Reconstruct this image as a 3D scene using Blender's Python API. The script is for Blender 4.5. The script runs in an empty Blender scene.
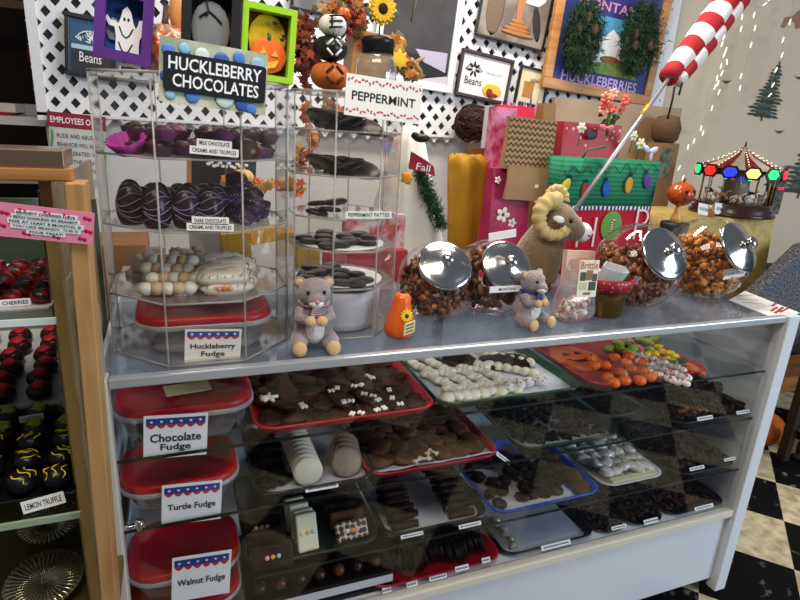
import bpy, math, random
from mathutils import Vector as V, Matrix, Euler, noise
PI = math.pi
R = math.radians
random.seed(7)
SC = bpy.context.scene
COL = SC.collection
# ---------------------------------------------------------------- camera
FPX = 567.0
CAM = V((0, 0, 1.472))
_dn = V((-114, 1846, FPX)).normalized()
_x = V((1460, -84, FPX)).normalized()
_y = _x.cross(_dn).normalized()
if _y.z < 0: _y = -_y
_x = _y.cross(-_dn).normalized()
if _x.x < 0: _x = -_x
_up = -_dn
def c2w(v): return V((_x.dot(v), _y.dot(v), _up.dot(v)))
CR, CD, CF = c2w(V((1, 0, 0))), c2w(V((0, 1, 0))), c2w(V((0, 0, 1)))
cam = bpy.data.objects.new('camera', bpy.data.cameras.new('camera'))
COL.objects.link(cam)
m = Matrix.Identity(4)
for i in range(3):
    m[i][0] = CR[i]; m[i][1] = -CD[i]; m[i][2] = -CF[i]; m[i][3] = CAM[i]
cam.matrix_world = m
cam.data.sensor_width = 36
cam.data.lens = FPX / 800 * 36
cam.data.clip_start = 0.02
SC.camera = cam
# ---------------------------------------------------------------- world and lights
w = bpy.data.worlds.new('daylight'); SC.world = w; w.use_nodes = True
nt = w.node_tree; bg = nt.nodes['Background']
tc = nt.nodes.new('ShaderNodeTexCoord'); sp = nt.nodes.new('ShaderNodeSeparateXYZ'); rmp = nt.nodes.new('ShaderNodeValToRGB')
nt.links.new(tc.outputs['Generated'], sp.inputs[0])
mr = nt.nodes.new('ShaderNodeMapRange'); mr.inputs['From Min'].default_value = -1; mr.inputs['From Max'].default_value = 1
nt.links.new(sp.outputs['Z'], mr.inputs[0]); nt.links.new(mr.outputs[0], rmp.inputs[0])
rmp.color_ramp.elements[0].color = (0.05, 0.045, 0.04, 1); rmp.color_ramp.elements[0].position = 0.42
rmp.color_ramp.elements[1].color = (0.62, 0.68, 0.78, 1); rmp.color_ramp.elements[1].position = 0.62
nt.links.new(rmp.outputs[0], bg.inputs[0]); bg.inputs[1].default_value = 0.14
def area(name, loc, target, sx, sy, power, color, spread=180):
    l = bpy.data.lights.new(name, 'AREA'); l.shape = 'RECTANGLE'; l.size = sx; l.size_y = sy
    l.energy = power; l.color = color; l.spread = R(spread)
    o = bpy.data.objects.new(name, l); COL.objects.link(o); o.location = loc
    o.rotation_euler = (V(target) - V(loc)).to_track_quat('-Z', 'Y').to_euler()
    return o
area('shop_window_daylight', (4.0, -2.0, 2.0), (1.3, 1.2, 0.6), 2.0, 1.6, 88, (0.72, 0.85, 1.0))
area('ceiling_lamp_over_shop', (0.0, 0.3, 2.75), (0.3, 1.6, 0.9), 1.2, 0.6, 19, (1.0, 0.90, 0.76))
area('ceiling_lamp_over_counter', (1.2, 1.9, 2.8), (1.2, 1.9, 0.0), 1.2, 0.3, 30, (1.0, 0.90, 0.76))
SC.view_settings.view_transform = 'Standard'
SC.view_settings.look = 'None'
SC.view_settings.gamma = 1
SC.view_settings.exposure = 0.55
SC.view_settings.use_curve_mapping = False
# ---------------------------------------------------------------- placing helpers
def ray(px, py): return CR * (px - 400) + CD * (py - 300) + CF * FPX
def P(px, py, y):
    r = ray(px, py); return CAM + r * (y / r.y)
def G(px, py, z):
    r = ray(px, py); return CAM + r * ((z - CAM.z) / r.z)
def dep(v): return (V(v) - CAM).dot(CF)
def m_of(n, v): return n * dep(v) / FPX
def rectY(x0, y0, x1, y1, y):
    xm, ym = (x0 + x1) / 2, (y0 + y1) / 2
    c = P(xm, ym, y)
    return c, (P(x1, ym, y) - P(x0, ym, y)).x, (P(xm, y0, y) - P(xm, y1, y)).z
def camdir(r, u):
    return (CR * r - CD * u - CF * math.sqrt(max(0.01, 1 - r * r - u * u))).normalized()
# ---------------------------------------------------------------- materials
def lin(h):
    h = h.lstrip('#'); o = []
    for i in (0, 2, 4):
        c = int(h[i:i + 2], 16) / 255; o.append(c / 12.92 if c <= 0.04045 else ((c + 0.055) / 1.055) ** 2.4)
    return (*o, 1)
MATS = {}
def M(hexc, rough=0.5, metal=0.0, var=0.0, vs=20, bump=0.0, bs=80, emit=0, coat=0, sss=0, sheen=0, hex2=None, spec=.38):
    key = (hexc, rough, metal, var, vs, bump, bs, emit, coat, sss, sheen, hex2, spec)
    if key in MATS: return MATS[key]
    mt = bpy.data.materials.new('m_' + hexc.strip('#')); mt.use_nodes = True
    n = mt.node_tree.nodes; L = mt.node_tree.links; b = n['Principled BSDF']
    b.inputs['Base Color'].default_value = lin(hexc); b.inputs['Roughness'].default_value = rough
    b.inputs['Metallic'].default_value = metal
    if not metal: b.inputs['Specular IOR Level'].default_value = spec
    if coat: b.inputs['Coat Weight'].default_value = coat; b.inputs['Coat Roughness'].default_value = 0.15
    if sss: b.inputs['Subsurface Weight'].default_value = sss; b.inputs['Subsurface Scale'].default_value = 0.01
    if sheen: b.inputs['Sheen Weight'].default_value = sheen
    if emit:
        b.inputs['Emission Color'].default_value = lin(hexc); b.inputs['Emission Strength'].default_value = emit
    if var or hex2 or bump:
        t = n.new('ShaderNodeTexCoord')
    if var or hex2:
        nz = n.new('ShaderNodeTexNoise'); nz.inputs['Scale'].default_value = vs; nz.inputs['Detail'].default_value = 4
        L.new(t.outputs['Object'], nz.inputs['Vector'])
        rp = n.new('ShaderNodeValToRGB'); c = lin(hexc)
        if hex2: rp.color_ramp.elements[0].color = c; rp.color_ramp.elements[1].color = lin(hex2); rp.color_ramp.elements[0].position = .4; rp.color_ramp.elements[1].position = .6
        else:
            rp.color_ramp.elements[0].color = (*[x * (1 - var) for x in c[:3]], 1); rp.color_ramp.elements[1].color = (*[min(1, x * (1 + var)) for x in c[:3]], 1)
            rp.color_ramp.elements[0].position = .3; rp.color_ramp.elements[1].position = .7
        L.new(nz.outputs[0], rp.inputs[0]); L.new(rp.outputs[0], b.inputs['Base Color'])
    if bump:
        nb = n.new('ShaderNodeTexNoise'); nb.inputs['Scale'].default_value = bs; nb.inputs['Detail'].default_value = 3
        L.new(t.outputs['Object'], nb.inputs['Vector'])
        bp = n.new('ShaderNodeBump'); bp.inputs['Strength'].default_value = bump; bp.inputs['Distance'].default_value = 0.004
        L.new(nb.outputs[0], bp.inputs['Height']); L.new(bp.outputs[0], b.inputs['Normal'])
    MATS[key] = mt; return mt
def thin_glass(name, tint=(1, 1, 1), refl=1.0, haze=0.0, hazecol=(1, 1, 1), rough=0.0):
    mt = bpy.data.materials.new(name); mt.use_nodes = True
    n = mt.node_tree.nodes; L = mt.node_tree.links
    n.remove(n['Principled BSDF']); out = n['Material Output']
    tr = n.new('ShaderNodeBsdfTransparent'); tr.inputs[0].default_value = (*tint, 1)
    gl = n.new('ShaderNodeBsdfGlossy'); gl.inputs['Roughness'].default_value = rough
    fr = n.new('ShaderNodeLayerWeight'); fr.inputs['Blend'].default_value = .5
    pw = n.new('ShaderNodeMath'); pw.operation = 'POWER'; pw.inputs[1].default_value = 5; L.new(fr.outputs['Facing'], pw.inputs[0])
    ad = n.new('ShaderNodeMath'); ad.operation = 'MULTIPLY_ADD'; ad.inputs[1].default_value = .96; ad.inputs[2].default_value = .04; L.new(pw.outputs[0], ad.inputs[0])
    mu = n.new('ShaderNodeMath'); mu.operation = 'MULTIPLY'; mu.inputs[1].default_value = refl; mu.use_clamp = True
    L.new(ad.outputs[0], mu.inputs[0]); mx = n.new('ShaderNodeMixShader')
    L.new(mu.outputs[0], mx.inputs[0]); L.new(tr.outputs[0], mx.inputs[1]); L.new(gl.outputs[0], mx.inputs[2])
    last = mx
    if haze:
        df = n.new('ShaderNodeBsdfDiffuse'); df.inputs[0].default_value = (*hazecol, 1)
        m2 = n.new('ShaderNodeMixShader'); m2.inputs[0].default_value = haze
        L.new(mx.outputs[0], m2.inputs[1]); L.new(df.outputs[0], m2.inputs[2]); last = m2
    L.new(last.outputs[0], out.inputs[0]); return mt
def woodmat(h1, h2, scale=(2, 30, 30), rough=0.45):
    mt = bpy.data.materials.new('wood'); mt.use_nodes = True
    n = mt.node_tree.nodes; L = mt.node_tree.links; b = n['Principled BSDF']; b.inputs['Roughness'].default_value = rough
    t = n.new('ShaderNodeTexCoord'); mp = n.new('ShaderNodeMapping'); mp.inputs['Scale'].default_value = scale
    nz = n.new('ShaderNodeTexNoise'); nz.inputs['Scale'].default_value = 1.6; nz.inputs['Detail'].default_value = 6; nz.inputs['Distortion'].default_value = .6
    rp = n.new('ShaderNodeValToRGB'); rp.color_ramp.elements[0].color = lin(h1); rp.color_ramp.elements[1].color = lin(h2)
    rp.color_ramp.elements[0].position = .35; rp.color_ramp.elements[1].position = .65
    L.new(t.outputs['Object'], mp.inputs[0]); L.new(mp.outputs[0], nz.inputs['Vector']); L.new(nz.outputs[0], rp.inputs[0]); L.new(rp.outputs[0], b.inputs['Base Color'])
    return mt
def stripes(h1, h2, axis='Z', freq=10, duty=0.5, rough=0.8, offset=0, zig=None):
    mt = bpy.data.materials.new('stripes'); mt.use_nodes = True
    n = mt.node_tree.nodes; L = mt.node_tree.links; b = n['Principled BSDF']; b.inputs['Roughness'].default_value = rough
    t = n.new('ShaderNodeTexCoord'); s = n.new('ShaderNodeSeparateXYZ'); L.new(t.outputs['Object'], s.inputs[0])
    src = s.outputs[axis]
    def mth(op, a, bb=None):
        k = n.new('ShaderNodeMath'); k.operation = op
        for i, q in enumerate((a, bb)):
            if q is None: continue
            if isinstance(q, (int, float)): k.inputs[i].default_value = q
            else: L.new(q, k.inputs[i])
        return k.outputs[0]
    if zig:
        z = mth('PINGPONG', s.outputs[zig[0]], zig[1]); src = mth('ADD', src, mth('MULTIPLY', z, zig[2]))
    f = mth('FRACT', mth('ADD', mth('MULTIPLY', src, freq), offset + 100))
    g = mth('LESS_THAN', f, duty)
    mx = n.new('ShaderNodeMix'); mx.data_type = 'RGBA'; L.new(g, mx.inputs[0])
    mx.inputs[6].default_value = lin(h1); mx.inputs[7].default_value = lin(h2); L.new(mx.outputs[2], b.inputs['Base Color'])
    return mt
def dots(h1, h2, scale=60, size=.25, rough=.5):
    mt = bpy.data.materials.new('dots'); mt.use_nodes = True
    n = mt.node_tree.nodes; L = mt.node_tree.links; b = n['Principled BSDF']; b.inputs['Roughness'].default_value = rough
    t = n.new('ShaderNodeTexCoord'); vo = n.new('ShaderNodeTexVoronoi'); vo.inputs['Scale'].default_value = scale; vo.inputs['Randomness'].default_value = .35
    L.new(t.outputs['Object'], vo.inputs['Vector']); k = n.new('ShaderNodeMath'); k.operation = 'LESS_THAN'; k.inputs[1].default_value = size
    L.new(vo.outputs['Distance'], k.inputs[0]); mx = n.new('ShaderNodeMix'); mx.data_type = 'RGBA'; L.new(k.outputs[0], mx.inputs[0])
    mx.inputs[6].default_value = lin(h1); mx.inputs[7].default_value = lin(h2); L.new(mx.outputs[2], b.inputs['Base Color'])
    return mt
GLASS = thin_glass('clear_glass_pane', (0.98, 0.985, 0.99), 0.6)
SHELFG = thin_glass('shelf_glass', (0.96, 0.985, 0.98), .55)
ACRY = thin_glass('clear_acrylic', (0.99, 0.988, 0.985), .9, .007, (.9, .88, .85), .03)
ACRYS = thin_glass('acrylic_shelf', (0.95, 0.94, 0.93), .9, .06, (.9, .88, .86), .05)
ACEDGE = thin_glass('acrylic_edge', (0.82, 0.80, 0.79), 1.5, .28, (.92, .90, .88), .1)
JARG = thin_glass('jar_glass', (0.97, 0.965, 0.96), 1.5, .0)
PLAST = thin_glass('clear_plastic_tub', (0.82, 0.82, 0.84), 1.5, .16, (.75, .74, .78), .12)
CELLO = thin_glass('cellophane', (0.95, 0.95, 0.95), 3.0, .12, (.95, .95, .97), .12)
GEDGE = M('06100f', .6)
CHROME = M('c8c8c8', .16, 1.0)
WHITE = M('eceff4', .4); PAPER = M('f2f0ec', .7); INK = M('1a1a1e', .6)
PLASTWHITE = M('d9dde6', .35)
# ---------------------------------------------------------------- mesh builder
class MB:
    def __init__(s): s.v = []; s.f = []; s.s = []; s.m = []
    def add(s, vs, fs, smooth=False, m=0, T=None):
        o = len(s.v)
        s.v += [tuple(T @ V(p)) if T else tuple(p) for p in vs]
        for f in fs: s.f.append([o + i for i in f]); s.s.append(smooth); s.m.append(m)
        return s
    def box(s, c, d, rot=None, m=0, T=None):
        hx, hy, hz = d[0] / 2, d[1] / 2, d[2] / 2
        q = Euler(rot).to_matrix() if rot else None
        vs = []
        for x, y, z in ((-1, -1, -1), (1, -1, -1), (1, 1, -1), (-1, 1, -1), (-1, -1, 1), (1, -1, 1), (1, 1, 1), (-1, 1, 1)):
            p = V((x * hx, y * hy, z * hz))
            if q: p = q @ p
            vs.append(p + V(c))
        return s.add(vs, [(0, 3, 2, 1), (4, 5, 6, 7), (0, 1, 5, 4), (1, 2, 6, 5), (2, 3, 7, 6), (3, 0, 4, 7)], False, m, T)
    def bx(s, x0, y0, z0, x1, y1, z1, m=0): return s.box(((x0 + x1) / 2, (y0 + y1) / 2, (z0 + z1) / 2), (abs(x1 - x0), abs(y1 - y0), abs(z1 - z0)), None, m)
    def loft(s, loops, c0=True, c1=True, smooth=True, m=0, T=None, closed=True):
        n = len(loops[0]); vs = [p for l in loops for p in l]; fs = []
        for i in range(len(loops) - 1):
            for j in range(n if closed else n - 1):
                k = (j + 1) % n; fs.append((i * n + j, i * n + k, (i + 1) * n + k, (i + 1) * n + j))
        if c0: fs.append(tuple(range(n - 1, -1, -1)))
        if c1: fs.append(tuple((len(loops) - 1) * n + j for j in range(n)))
        return s.add(vs, fs, smooth, m, T)
    def lathe(s, prof, n=20, m=0, T=None, smooth=True, c0=True, c1=True, amp=None):
        loops = []
        for r, z in prof:
            r = max(r, 1e-5)
            loops.append([(r * (amp(a, z) if amp else 1) * math.cos(a), r * (amp(a, z) if amp else 1) * math.sin(a), z) for a in (2 * PI * k / n for k in range(n))])
        return s.loft(loops, c0, c1, smooth, m, T)
    def ball(s, c, r, nu=12, nv=8, m=0, T=None, fn=None, rot=None):
        if isinstance(r, (int, float)): r = (r, r, r)
        q = Euler(rot).to_matrix() if rot else None
        vs = []; 
        def pt(d):
            k = fn(d) if fn else 1
            p = V((d[0] * r[0] * k, d[1] * r[1] * k, d[2] * r[2] * k))
            if q: p = q @ p
            return p + V(c)
        vs.append(pt((0, 0, -1)))
        for i in range(1, nv):
            t = -PI / 2 + PI * i / nv
            for j in range(nu):
                a = 2 * PI * j / nu; vs.append(pt((math.cos(t) * math.cos(a), math.cos(t) * math.sin(a), math.sin(t))))
        vs.append(pt((0, 0, 1))); fs = []
        for j in range(nu): fs.append((0, 1 + (j + 1) % nu, 1 + j))
        for i in range(nv - 2):
            for j in range(nu):
                k = (j + 1) % nu; a = 1 + i * nu; b = a + nu; fs.append((a + j, a + k, b + k, b + j))
        t = len(vs) - 1; a = 1 + (nv - 2) * nu
        for j in range(nu): fs.append((a + j, a + (j + 1) % nu, t))
        return s.add(vs, fs, True, m, T)
    def tube(s, pts, r, n=8, m=0, T=None, cap=True, flat=1.0, smooth=True):
        pts = [V(p) for p in pts]; loops = []
        rr = r if isinstance(r, (list, tuple)) else [r] * len(pts)
        up = V((0, 0, 1)); prev = None
        for i, p in enumerate(pts):
            d = (pts[min(i + 1, len(pts) - 1)] - pts[max(i - 1, 0)])
            if d.length < 1e-9: d = V((0, 0, 1))
            d.normalize()
            if prev is None:
                a = d.cross(up); a = d.cross(V((0, 1, 0))) if a.length < .05 else a
            else: a = prev - d * prev.dot(d)
            a.normalize(); prev = a; b = d.cross(a)
            loops.append([p + (a * math.cos(t) + b * math.sin(t) * flat) * rr[i] for t in (2 * PI * k / n for k in range(n))])
        return s.loft(loops, cap, cap, smooth, m, T)
    def cyl(s, p0, p1, r, r1=None, n=14, m=0, T=None, smooth=True):
        return s.tube([p0, p1], [r, r if r1 is None else r1], n, m, T, True, 1, smooth)
    def prism(s, poly, z0, z1, m=0, T=None, smooth=False):
        return s.loft([[(x, y, z0) for x, y in poly], [(x, y, z1) for x, y in poly]], True, True, smooth, m, T)
    def plate(s, poly, y0, y1, m=0, T=None):      # polygon in x,z pushed along y
        return s.loft([[(x, y1, z) for x, z in poly], [(x, y0, z) for x, z in poly]], True, True, False, m, T)
    def mesh(s, name, mats):
        me = bpy.data.meshes.new(name); me.from_pydata(s.v, [], s.f)
        me.polygons.foreach_set('use_smooth', s.s); me.polygons.foreach_set('material_index', s.m)
        for q in (mats if isinstance(mats, (list, tuple)) else [mats]): me.materials.append(q)
        me.update(); return me
def setp(o, label=None, cat=None, group=None, kind=None):
    if label: o['label'] = label
    if cat: o['category'] = cat
    if group: o['group'] = group
    if kind: o['kind'] = kind
    return o
def link(name, me, parent=None, loc=(0, 0, 0), rot=(0, 0, 0), bevel=0, sub=0, seg=2):
    o = bpy.data.objects.new(name, me); COL.objects.link(o); o.location = loc; o.rotation_euler = rot
    if parent: o.parent = parent
    if bevel:
        b = o.modifiers.new('bevel', 'BEVEL'); b.width = bevel; b.segments = seg; b.limit_method = 'ANGLE'; b.angle_limit = R(40)
    if sub:
        b = o.modifiers.new('sub', 'SUBSURF'); b.levels = sub; b.render_levels = sub
    return o
def part(name, mb, mats, parent, loc=(0, 0, 0), rot=(0, 0, 0), bevel=0, label=None, sub=0, kind=None):
    o = link(name, mb.mesh(name, mats) if isinstance(mb, MB) else mb, parent, loc, rot, bevel, sub); setp(o, label, None, None, kind); return o
def single(name, mb, mats, label, cat, loc=(0, 0, 0), rot=(0, 0, 0), group=None, kind=None, bevel=0, sub=0):
    o = link(name, mb.mesh(name, mats) if isinstance(mb, MB) else mb, None, loc, rot, bevel, sub); return setp(o, label, cat, group, kind)
def struct(name, mb, mats, loc=(0, 0, 0), rot=(0, 0, 0), bevel=0):
    o = link(name, mb.mesh(name, mats), None, loc, rot, bevel); o['kind'] = 'structure'; return o
def thing(name, label, cat, loc=(0, 0, 0), rot=(0, 0, 0), group=None):
    o = bpy.data.objects.new(name, None); COL.objects.link(o); o.location = loc; o.rotation_euler = rot; o.empty_display_size = .05
    return setp(o, label, cat, group)
def copyt(root, loc, rot=None, scale=None, label=None, group=None):
    r = root.copy(); COL.objects.link(r); r.location = loc
    if rot is not None: r.rotation_euler = rot
    if scale is not None: r.scale = (scale,) * 3 if isinstance(scale, (int, float)) else scale
    if label: r['label'] = label
    if group: r['group'] = group
    for ch in list(root.children):
        c = ch.copy(); COL.objects.link(c); c.parent = r
        for g in list(ch.children):
            d = g.copy(); COL.objects.link(d); d.parent = c
    return r
def fuse(o, vox=.003, smooth=4):
    r = o.modifiers.new('fuse', 'REMESH'); r.mode = 'VOXEL'; r.voxel_size = vox; r.use_smooth_shade = True
    if smooth: q = o.modifiers.new('soft', 'SMOOTH'); q.iterations = smooth; q.factor = .5
    return o
def text_mesh(s, w, h, mat, ex=0.0002, bold=0, arc=0):
    cu = bpy.data.curves.new('lettering', 'FONT'); cu.body = s; cu.align_x = 'CENTER'; cu.align_y = 'CENTER'; cu.resolution_u = 2
    cu.size = 1; cu.offset = bold; cu.space_line = .95
    o = bpy.data.objects.new('lettering', cu)
    COL.objects.link(o)
    me = bpy.data.meshes.new_from_object(o.evaluated_get(bpy.context.evaluated_depsgraph_get()))
    bpy.data.objects.remove(o); bpy.data.curves.remove(cu)
    xs = [v.co.x for v in me.vertices]; ys = [v.co.y for v in me.vertices]
    if not xs: return me
    cx, cy = (max(xs) + min(xs)) / 2, (max(ys) + min(ys)) / 2; sx = w / (max(xs) - min(xs)); sy = h / (max(ys) - min(ys)) if h else sx
    for v in me.vertices:
        x, z = (v.co.x - cx) * sx, (v.co.y - cy) * sy
        if arc:
            a = x / arc; x, z = (arc + z) * math.sin(a), (arc + z) * math.cos(a) - arc
        v.co = (x, 0, z)
    me.materials.clear(); me.materials.append(mat); me.name = 'lettering'; return me
def txt(parent, s, w, h, x, z, y=-.0018, mat=None, name='lettering', bold=0.0, arc=0, rot=0):
    return link(name, text_mesh(s, w, h, mat or INK, bold=bold, arc=arc), parent, (x, y, z), (0, rot, 0))
def card(name, label, cat, c, wd, ht, rot=(0, 0, 0), mat=None, lines=(), th=.0016, group=None):
    o = single(name, MB().box((0, 0, 0), (wd, th, ht)), mat or PAPER, label, cat, c, rot, group)
    for l in lines:
        s, x, z, lw, lh = l[:5]; txt(o, s, lw * wd, lh * ht, x * wd, z * ht, -th / 2 - .0004, l[5] if len(l) > 5 else INK, bold=.012)
    return o
def rrect(w, d, r, z, n=5, cx=0, cy=0):
    o = []
    for k, (sx, sy) in enumerate(((1, 1), (-1, 1), (-1, -1), (1, -1))):
        for i in range(n + 1):
            a = (k + i / n) * PI / 2; o.append((cx + sx * (w / 2 - r) + r * math.cos(a), cy + sy * (d / 2 - r) + r * math.sin(a), z))
    return o
def nz(d, s, k, seed): return 1 + k * noise.noise(V((d[0] * s + seed * 3.1, d[1] * s + seed * 1.7, d[2] * s - seed)))
def blob(name, sx, sy, sz, mat, seed=0, amp=.5, fs=2.2, nu=12, nv=8, flat=-.55):
    mb = MB(); mb.ball((0, 0, 0), (sx, sy, sz), nu, nv, fn=lambda d: nz(d, fs, amp, seed))
    mb.v = [(x, y, max(z, flat * sz) - flat * sz) for x, y, z in mb.v]
    return mb.mesh(name, mat)
def cluster(name, r, mat, seed=0, k=9, sq=.6, lr=.42):
    rnd = random.Random(seed); mb = MB()
    for i in range(k):
        a = rnd.random() * 2 * PI; q = math.sqrt(rnd.random()) * r * .75; s = r * lr * rnd.uniform(.7, 1.2)
        mb.ball((q * math.cos(a), q * math.sin(a), s * .6 + rnd.random() * r * sq * .5), (s * rnd.uniform(.8, 1.3), s, s * .8), 7, 5, rot=(0, 0, a))
    mb.v = [(x, y, max(z, 0)) for x, y, z in mb.v]
    return mb.mesh(name, mat)
def put(name, me, label, cat, group, loc, rot=(0, 0, 0), s=1):
    o = bpy.data.objects.new(name, me); COL.objects.link(o); o.location = loc; o.rotation_euler = rot
    o.scale = (s,) * 3 if isinstance(s, (int, float)) else s
    return setp(o, label, cat, group)
# ================================================================ SETTING
def floor_mat():
    mt = bpy.data.materials.new('checker_tiles'); mt.use_nodes = True
    n = mt.node_tree.nodes; L = mt.node_tree.links; b = n['Principled BSDF']; b.inputs['Roughness'].default_value = .6; b.inputs['Specular IOR Level'].default_value = .15
    t = n.new('ShaderNodeTexCoord'); mp = n.new('ShaderNodeMapping'); mp.vector_type = 'TEXTURE'
    mp.inputs['Location'].default_value = (2.286, 1.239, -.05); mp.inputs['Rotation'].default_value = (0, 0, R(41.4)); mp.inputs['Scale'].default_value = (.314, .314, .314)
    ck = n.new('ShaderNodeTexChecker'); ck.inputs['Scale'].default_value = 1.0
    L.new(t.outputs['Object'], mp.inputs[0]); L.new(mp.outputs[0], ck.inputs['Vector'])
    nz_ = n.new('ShaderNodeTexNoise'); nz_.inputs['Scale'].default_value = 18; nz_.inputs['Detail'].default_value = 7
    L.new(t.outputs['Object'], nz_.inputs['Vector'])
    r1 = n.new('ShaderNodeValToRGB'); r1.color_ramp.elements[0].color = lin('a89878'); r1.color_ramp.elements[1].color = lin('d9cba8'); r1.color_ramp.elements[0].position = .35; r1.color_ramp.elements[1].position = .6
    r2 = n.new('ShaderNodeValToRGB'); r2.color_ramp.elements[0].color = lin('08080b'); r2.color_ramp.elements[1].color = lin('8a8678'); r2.color_ramp.elements[0].position = .62; r2.color_ramp.elements[1].position = .75
    L.new(nz_.outputs[0], r1.inputs[0]); L.new(nz_.outputs[0], r2.inputs[0])
    L.new(r1.outputs[0], ck.inputs['Color1']); L.new(r2.outputs[0], ck.inputs['Color2'])
    L.new(ck.outputs['Color'], b.inputs['Base Color']); return mt
struct('floor', MB().bx(-4, -4, -.05, 6, 6, 0), floor_mat())
WALLM = M('c2b7a4', .85, var=.04, vs=3)
BACKW = M('ccced2', .6, var=.03, vs=4)
YW = 2.7
xl = P(44, 110, YW).x; zc = P(47, 112, YW).z
struct('wall_back', MB().bx(xl, YW, 0, 2.68, YW + .12, 3.0), BACKW)
dv = V((1, -.45)).normalized(); nv_ = V((-dv.y, dv.x))
c0 = V((2.68, YW)); c1 = c0 + dv * 3.2
struct('wall_right', MB().prism([(c0.x, c0.y), (c1.x, c1.y), (c1.x + nv_.x * .12, c1.y + nv_.y * .12), (c0.x + nv_.x * .12, c0.y + nv_.y * .12)], 0, 3.0), WALLM)
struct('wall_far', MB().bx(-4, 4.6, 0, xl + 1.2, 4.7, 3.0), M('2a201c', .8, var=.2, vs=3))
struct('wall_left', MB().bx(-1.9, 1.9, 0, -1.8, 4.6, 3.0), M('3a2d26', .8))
def on_right(t, z, off=.02):          # a point on the right wall, t metres from the corner
    p = c0 + dv * t - nv_ * off; return V((p.x, p.y, z))
RROT = math.atan2(dv.y, dv.x)
# corner trim with a small printed pattern
tr = MB(); x0_, x1_ = P(657, 60, YW - .03).x, P(671, 60, YW - .03).x
tr.bx(x0_, YW - .03, 1.0, x1_, YW - .001, 3.0)
struct('trim_1', tr, [dots('e6e4e4', '8a8a96', 26, .2)])
# ================================================================ DISPLAY CASE
X0, X1, YF, YB, ZT = -.155, 1.69, 1.05, 1.60, 1.005
case = thing('display_case', 'white glass-fronted chocolate display case with glass top and trays on three shelves', 'display case', (.77, 1.32, 0))
def cp(name, mb, mats, **k):
    mb.v = [(x - .77, y - 1.32, z) for x, y, z in mb.v]; return part(name, mb, mats, case, **k)
cp('kick_panel', MB().bx(X0 + .03, YF + .004, .06, X1 - .04, YF + .02, .322), PLASTWHITE, bevel=.002)
cp('bottom_rail', MB().bx(X0 + .03, YF - .012, .318, X1 - .035, YF + .015, .342), M('ddd5c6', .35), bevel=.003)
cp('top_rail', MB().bx(X0 + .028, YF - .012, .990, X1 - .02, YF + .008, 1.010), M('c6cad2', .3, .5), bevel=.003)
cp('corner_post', MB().bx(X0 - .004, YF - .02, .02, X0 + .027, YF + .02, 1.012), M('c9c2b6', .45), bevel=.003, label='cream corner post')
cp('end_post', MB().bx(X0 - .004, YF - .016, 1.012, X0 + .024, YF + .016, 1.146), M('b9b6b0', .4, .3), bevel=.003, label='grey metal post above the counter')
cp('corner_post', MB().bx(X1 - .048, YF - .02, .02, X1, YF + .02, 1.012), M('dfe3ea', .35), bevel=.004, label='white corner post')
cp('side_panel', MB().bx(X1 - .03, YF + .02, .05, X1 - .012, YB, .996), PLASTWHITE)
cp('side_panel', MB().bx(X0, YF + .02, .05, X0 + .012, YB, .996), PLASTWHITE)
cp('back_panel', MB().bx(X0 + .012, YB - .012, .05, X1 - .03, YB, .985), M('c9d2de', .4))
cp('floor_panel', MB().bx(X0 + .012, YF + .02, .322, X1 - .03, YB - .012, .338), M('dadde2', .35))
cp('toe_board', MB().bx(X0 + .03, YF + .05, 0, X1 - .04, YF + .06, .07), M('101012', .6))
for xx in (P(440, 330, YB - .03).x, P(657, 315, YB - .03).x):
    cp('door_frame', MB().bx(xx - .014, YB - .022, .34, xx + .014, YB - .0125, .985), M('54585c', .4, .6))
cp('front_glass', MB().bx(X0 + .028, YF - .004, .340, X1 - .048, YF, .992), GLASS)
cp('top_glass', MB().bx(X0 + .012, YF + .002, .9965, X1 - .012, YB, ZT), thin_glass('counter_glass', (.86, .89, .93), 1.3, .12, (.50, .60, .76)))  # blue haze colour paints in the pale reflections on the dusty top
SH = {1: .83, 2: .67, 3: .487, 0: .338}
for k, (z, xa) in enumerate(((.83, X0 + .012), (.67, X0 + .012), (.487, .122))):
    cp('glass_shelf', MB().bx(xa, YF + .012, z - .006, X1 - .03, 1.52, z).bx(xa, YF + .009, z - .006, X1 - .031, YF + .0119, z, m=1), [SHELFG, GEDGE])
for z in (.67,):
    b = MB(); bx_, by_ = P(128, 524, 1.06).x, 1.075
    b.cyl((bx_ - .03, by_ - .012, z + .005), (bx_ + .03, by_ - .012, z + .005), .006, n=8).cyl((bx_ - .024, by_ - .012, z - .012), (bx_ - .024, by_ - .012, z + .014), .009, n=10).cyl((bx_ + .02, by_ - .012, z - .002), (bx_ + .02, by_ - .012, z + .018), .009, n=10)
    cp('shelf_clip', b, CHROME)
# paper at the right end of the counter
qa = [G(x, y, ZT + .002) for x, y in ((729, 300), (745, 291), (800, 313), (774, 318))]; cc0 = sum(qa, V()) / 4
pp = single('paper_sheet', MB().prism([(p.x - cc0.x, p.y - cc0.y) for p in qa][::-1], 0, .0015), PAPER, 'white paper strip with red marks over the right end of the counter', 'paper', (cc0.x, cc0.y, ZT + .001))
def onpaper(pts, r): return MB().tube([G(x, y, ZT + .0035) - V((cc0.x, cc0.y, ZT + .001)) for x, y in pts], r, 4, flat=.4)
for q_ in ([(771, 311), (777, 307)], [(775, 313), (783, 307)], [(780, 312), (788, 308)], [(772, 306), (776, 303)]): part('red_mark', onpaper(q_, .0035), M('c23a3a'), pp)
for q_ in ([(738, 299), (758, 300)], [(742, 302), (764, 304)], [(736, 296), (752, 295)]): part('printed_line', onpaper(q_, .0012), M('8a8a94'), pp)
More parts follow.
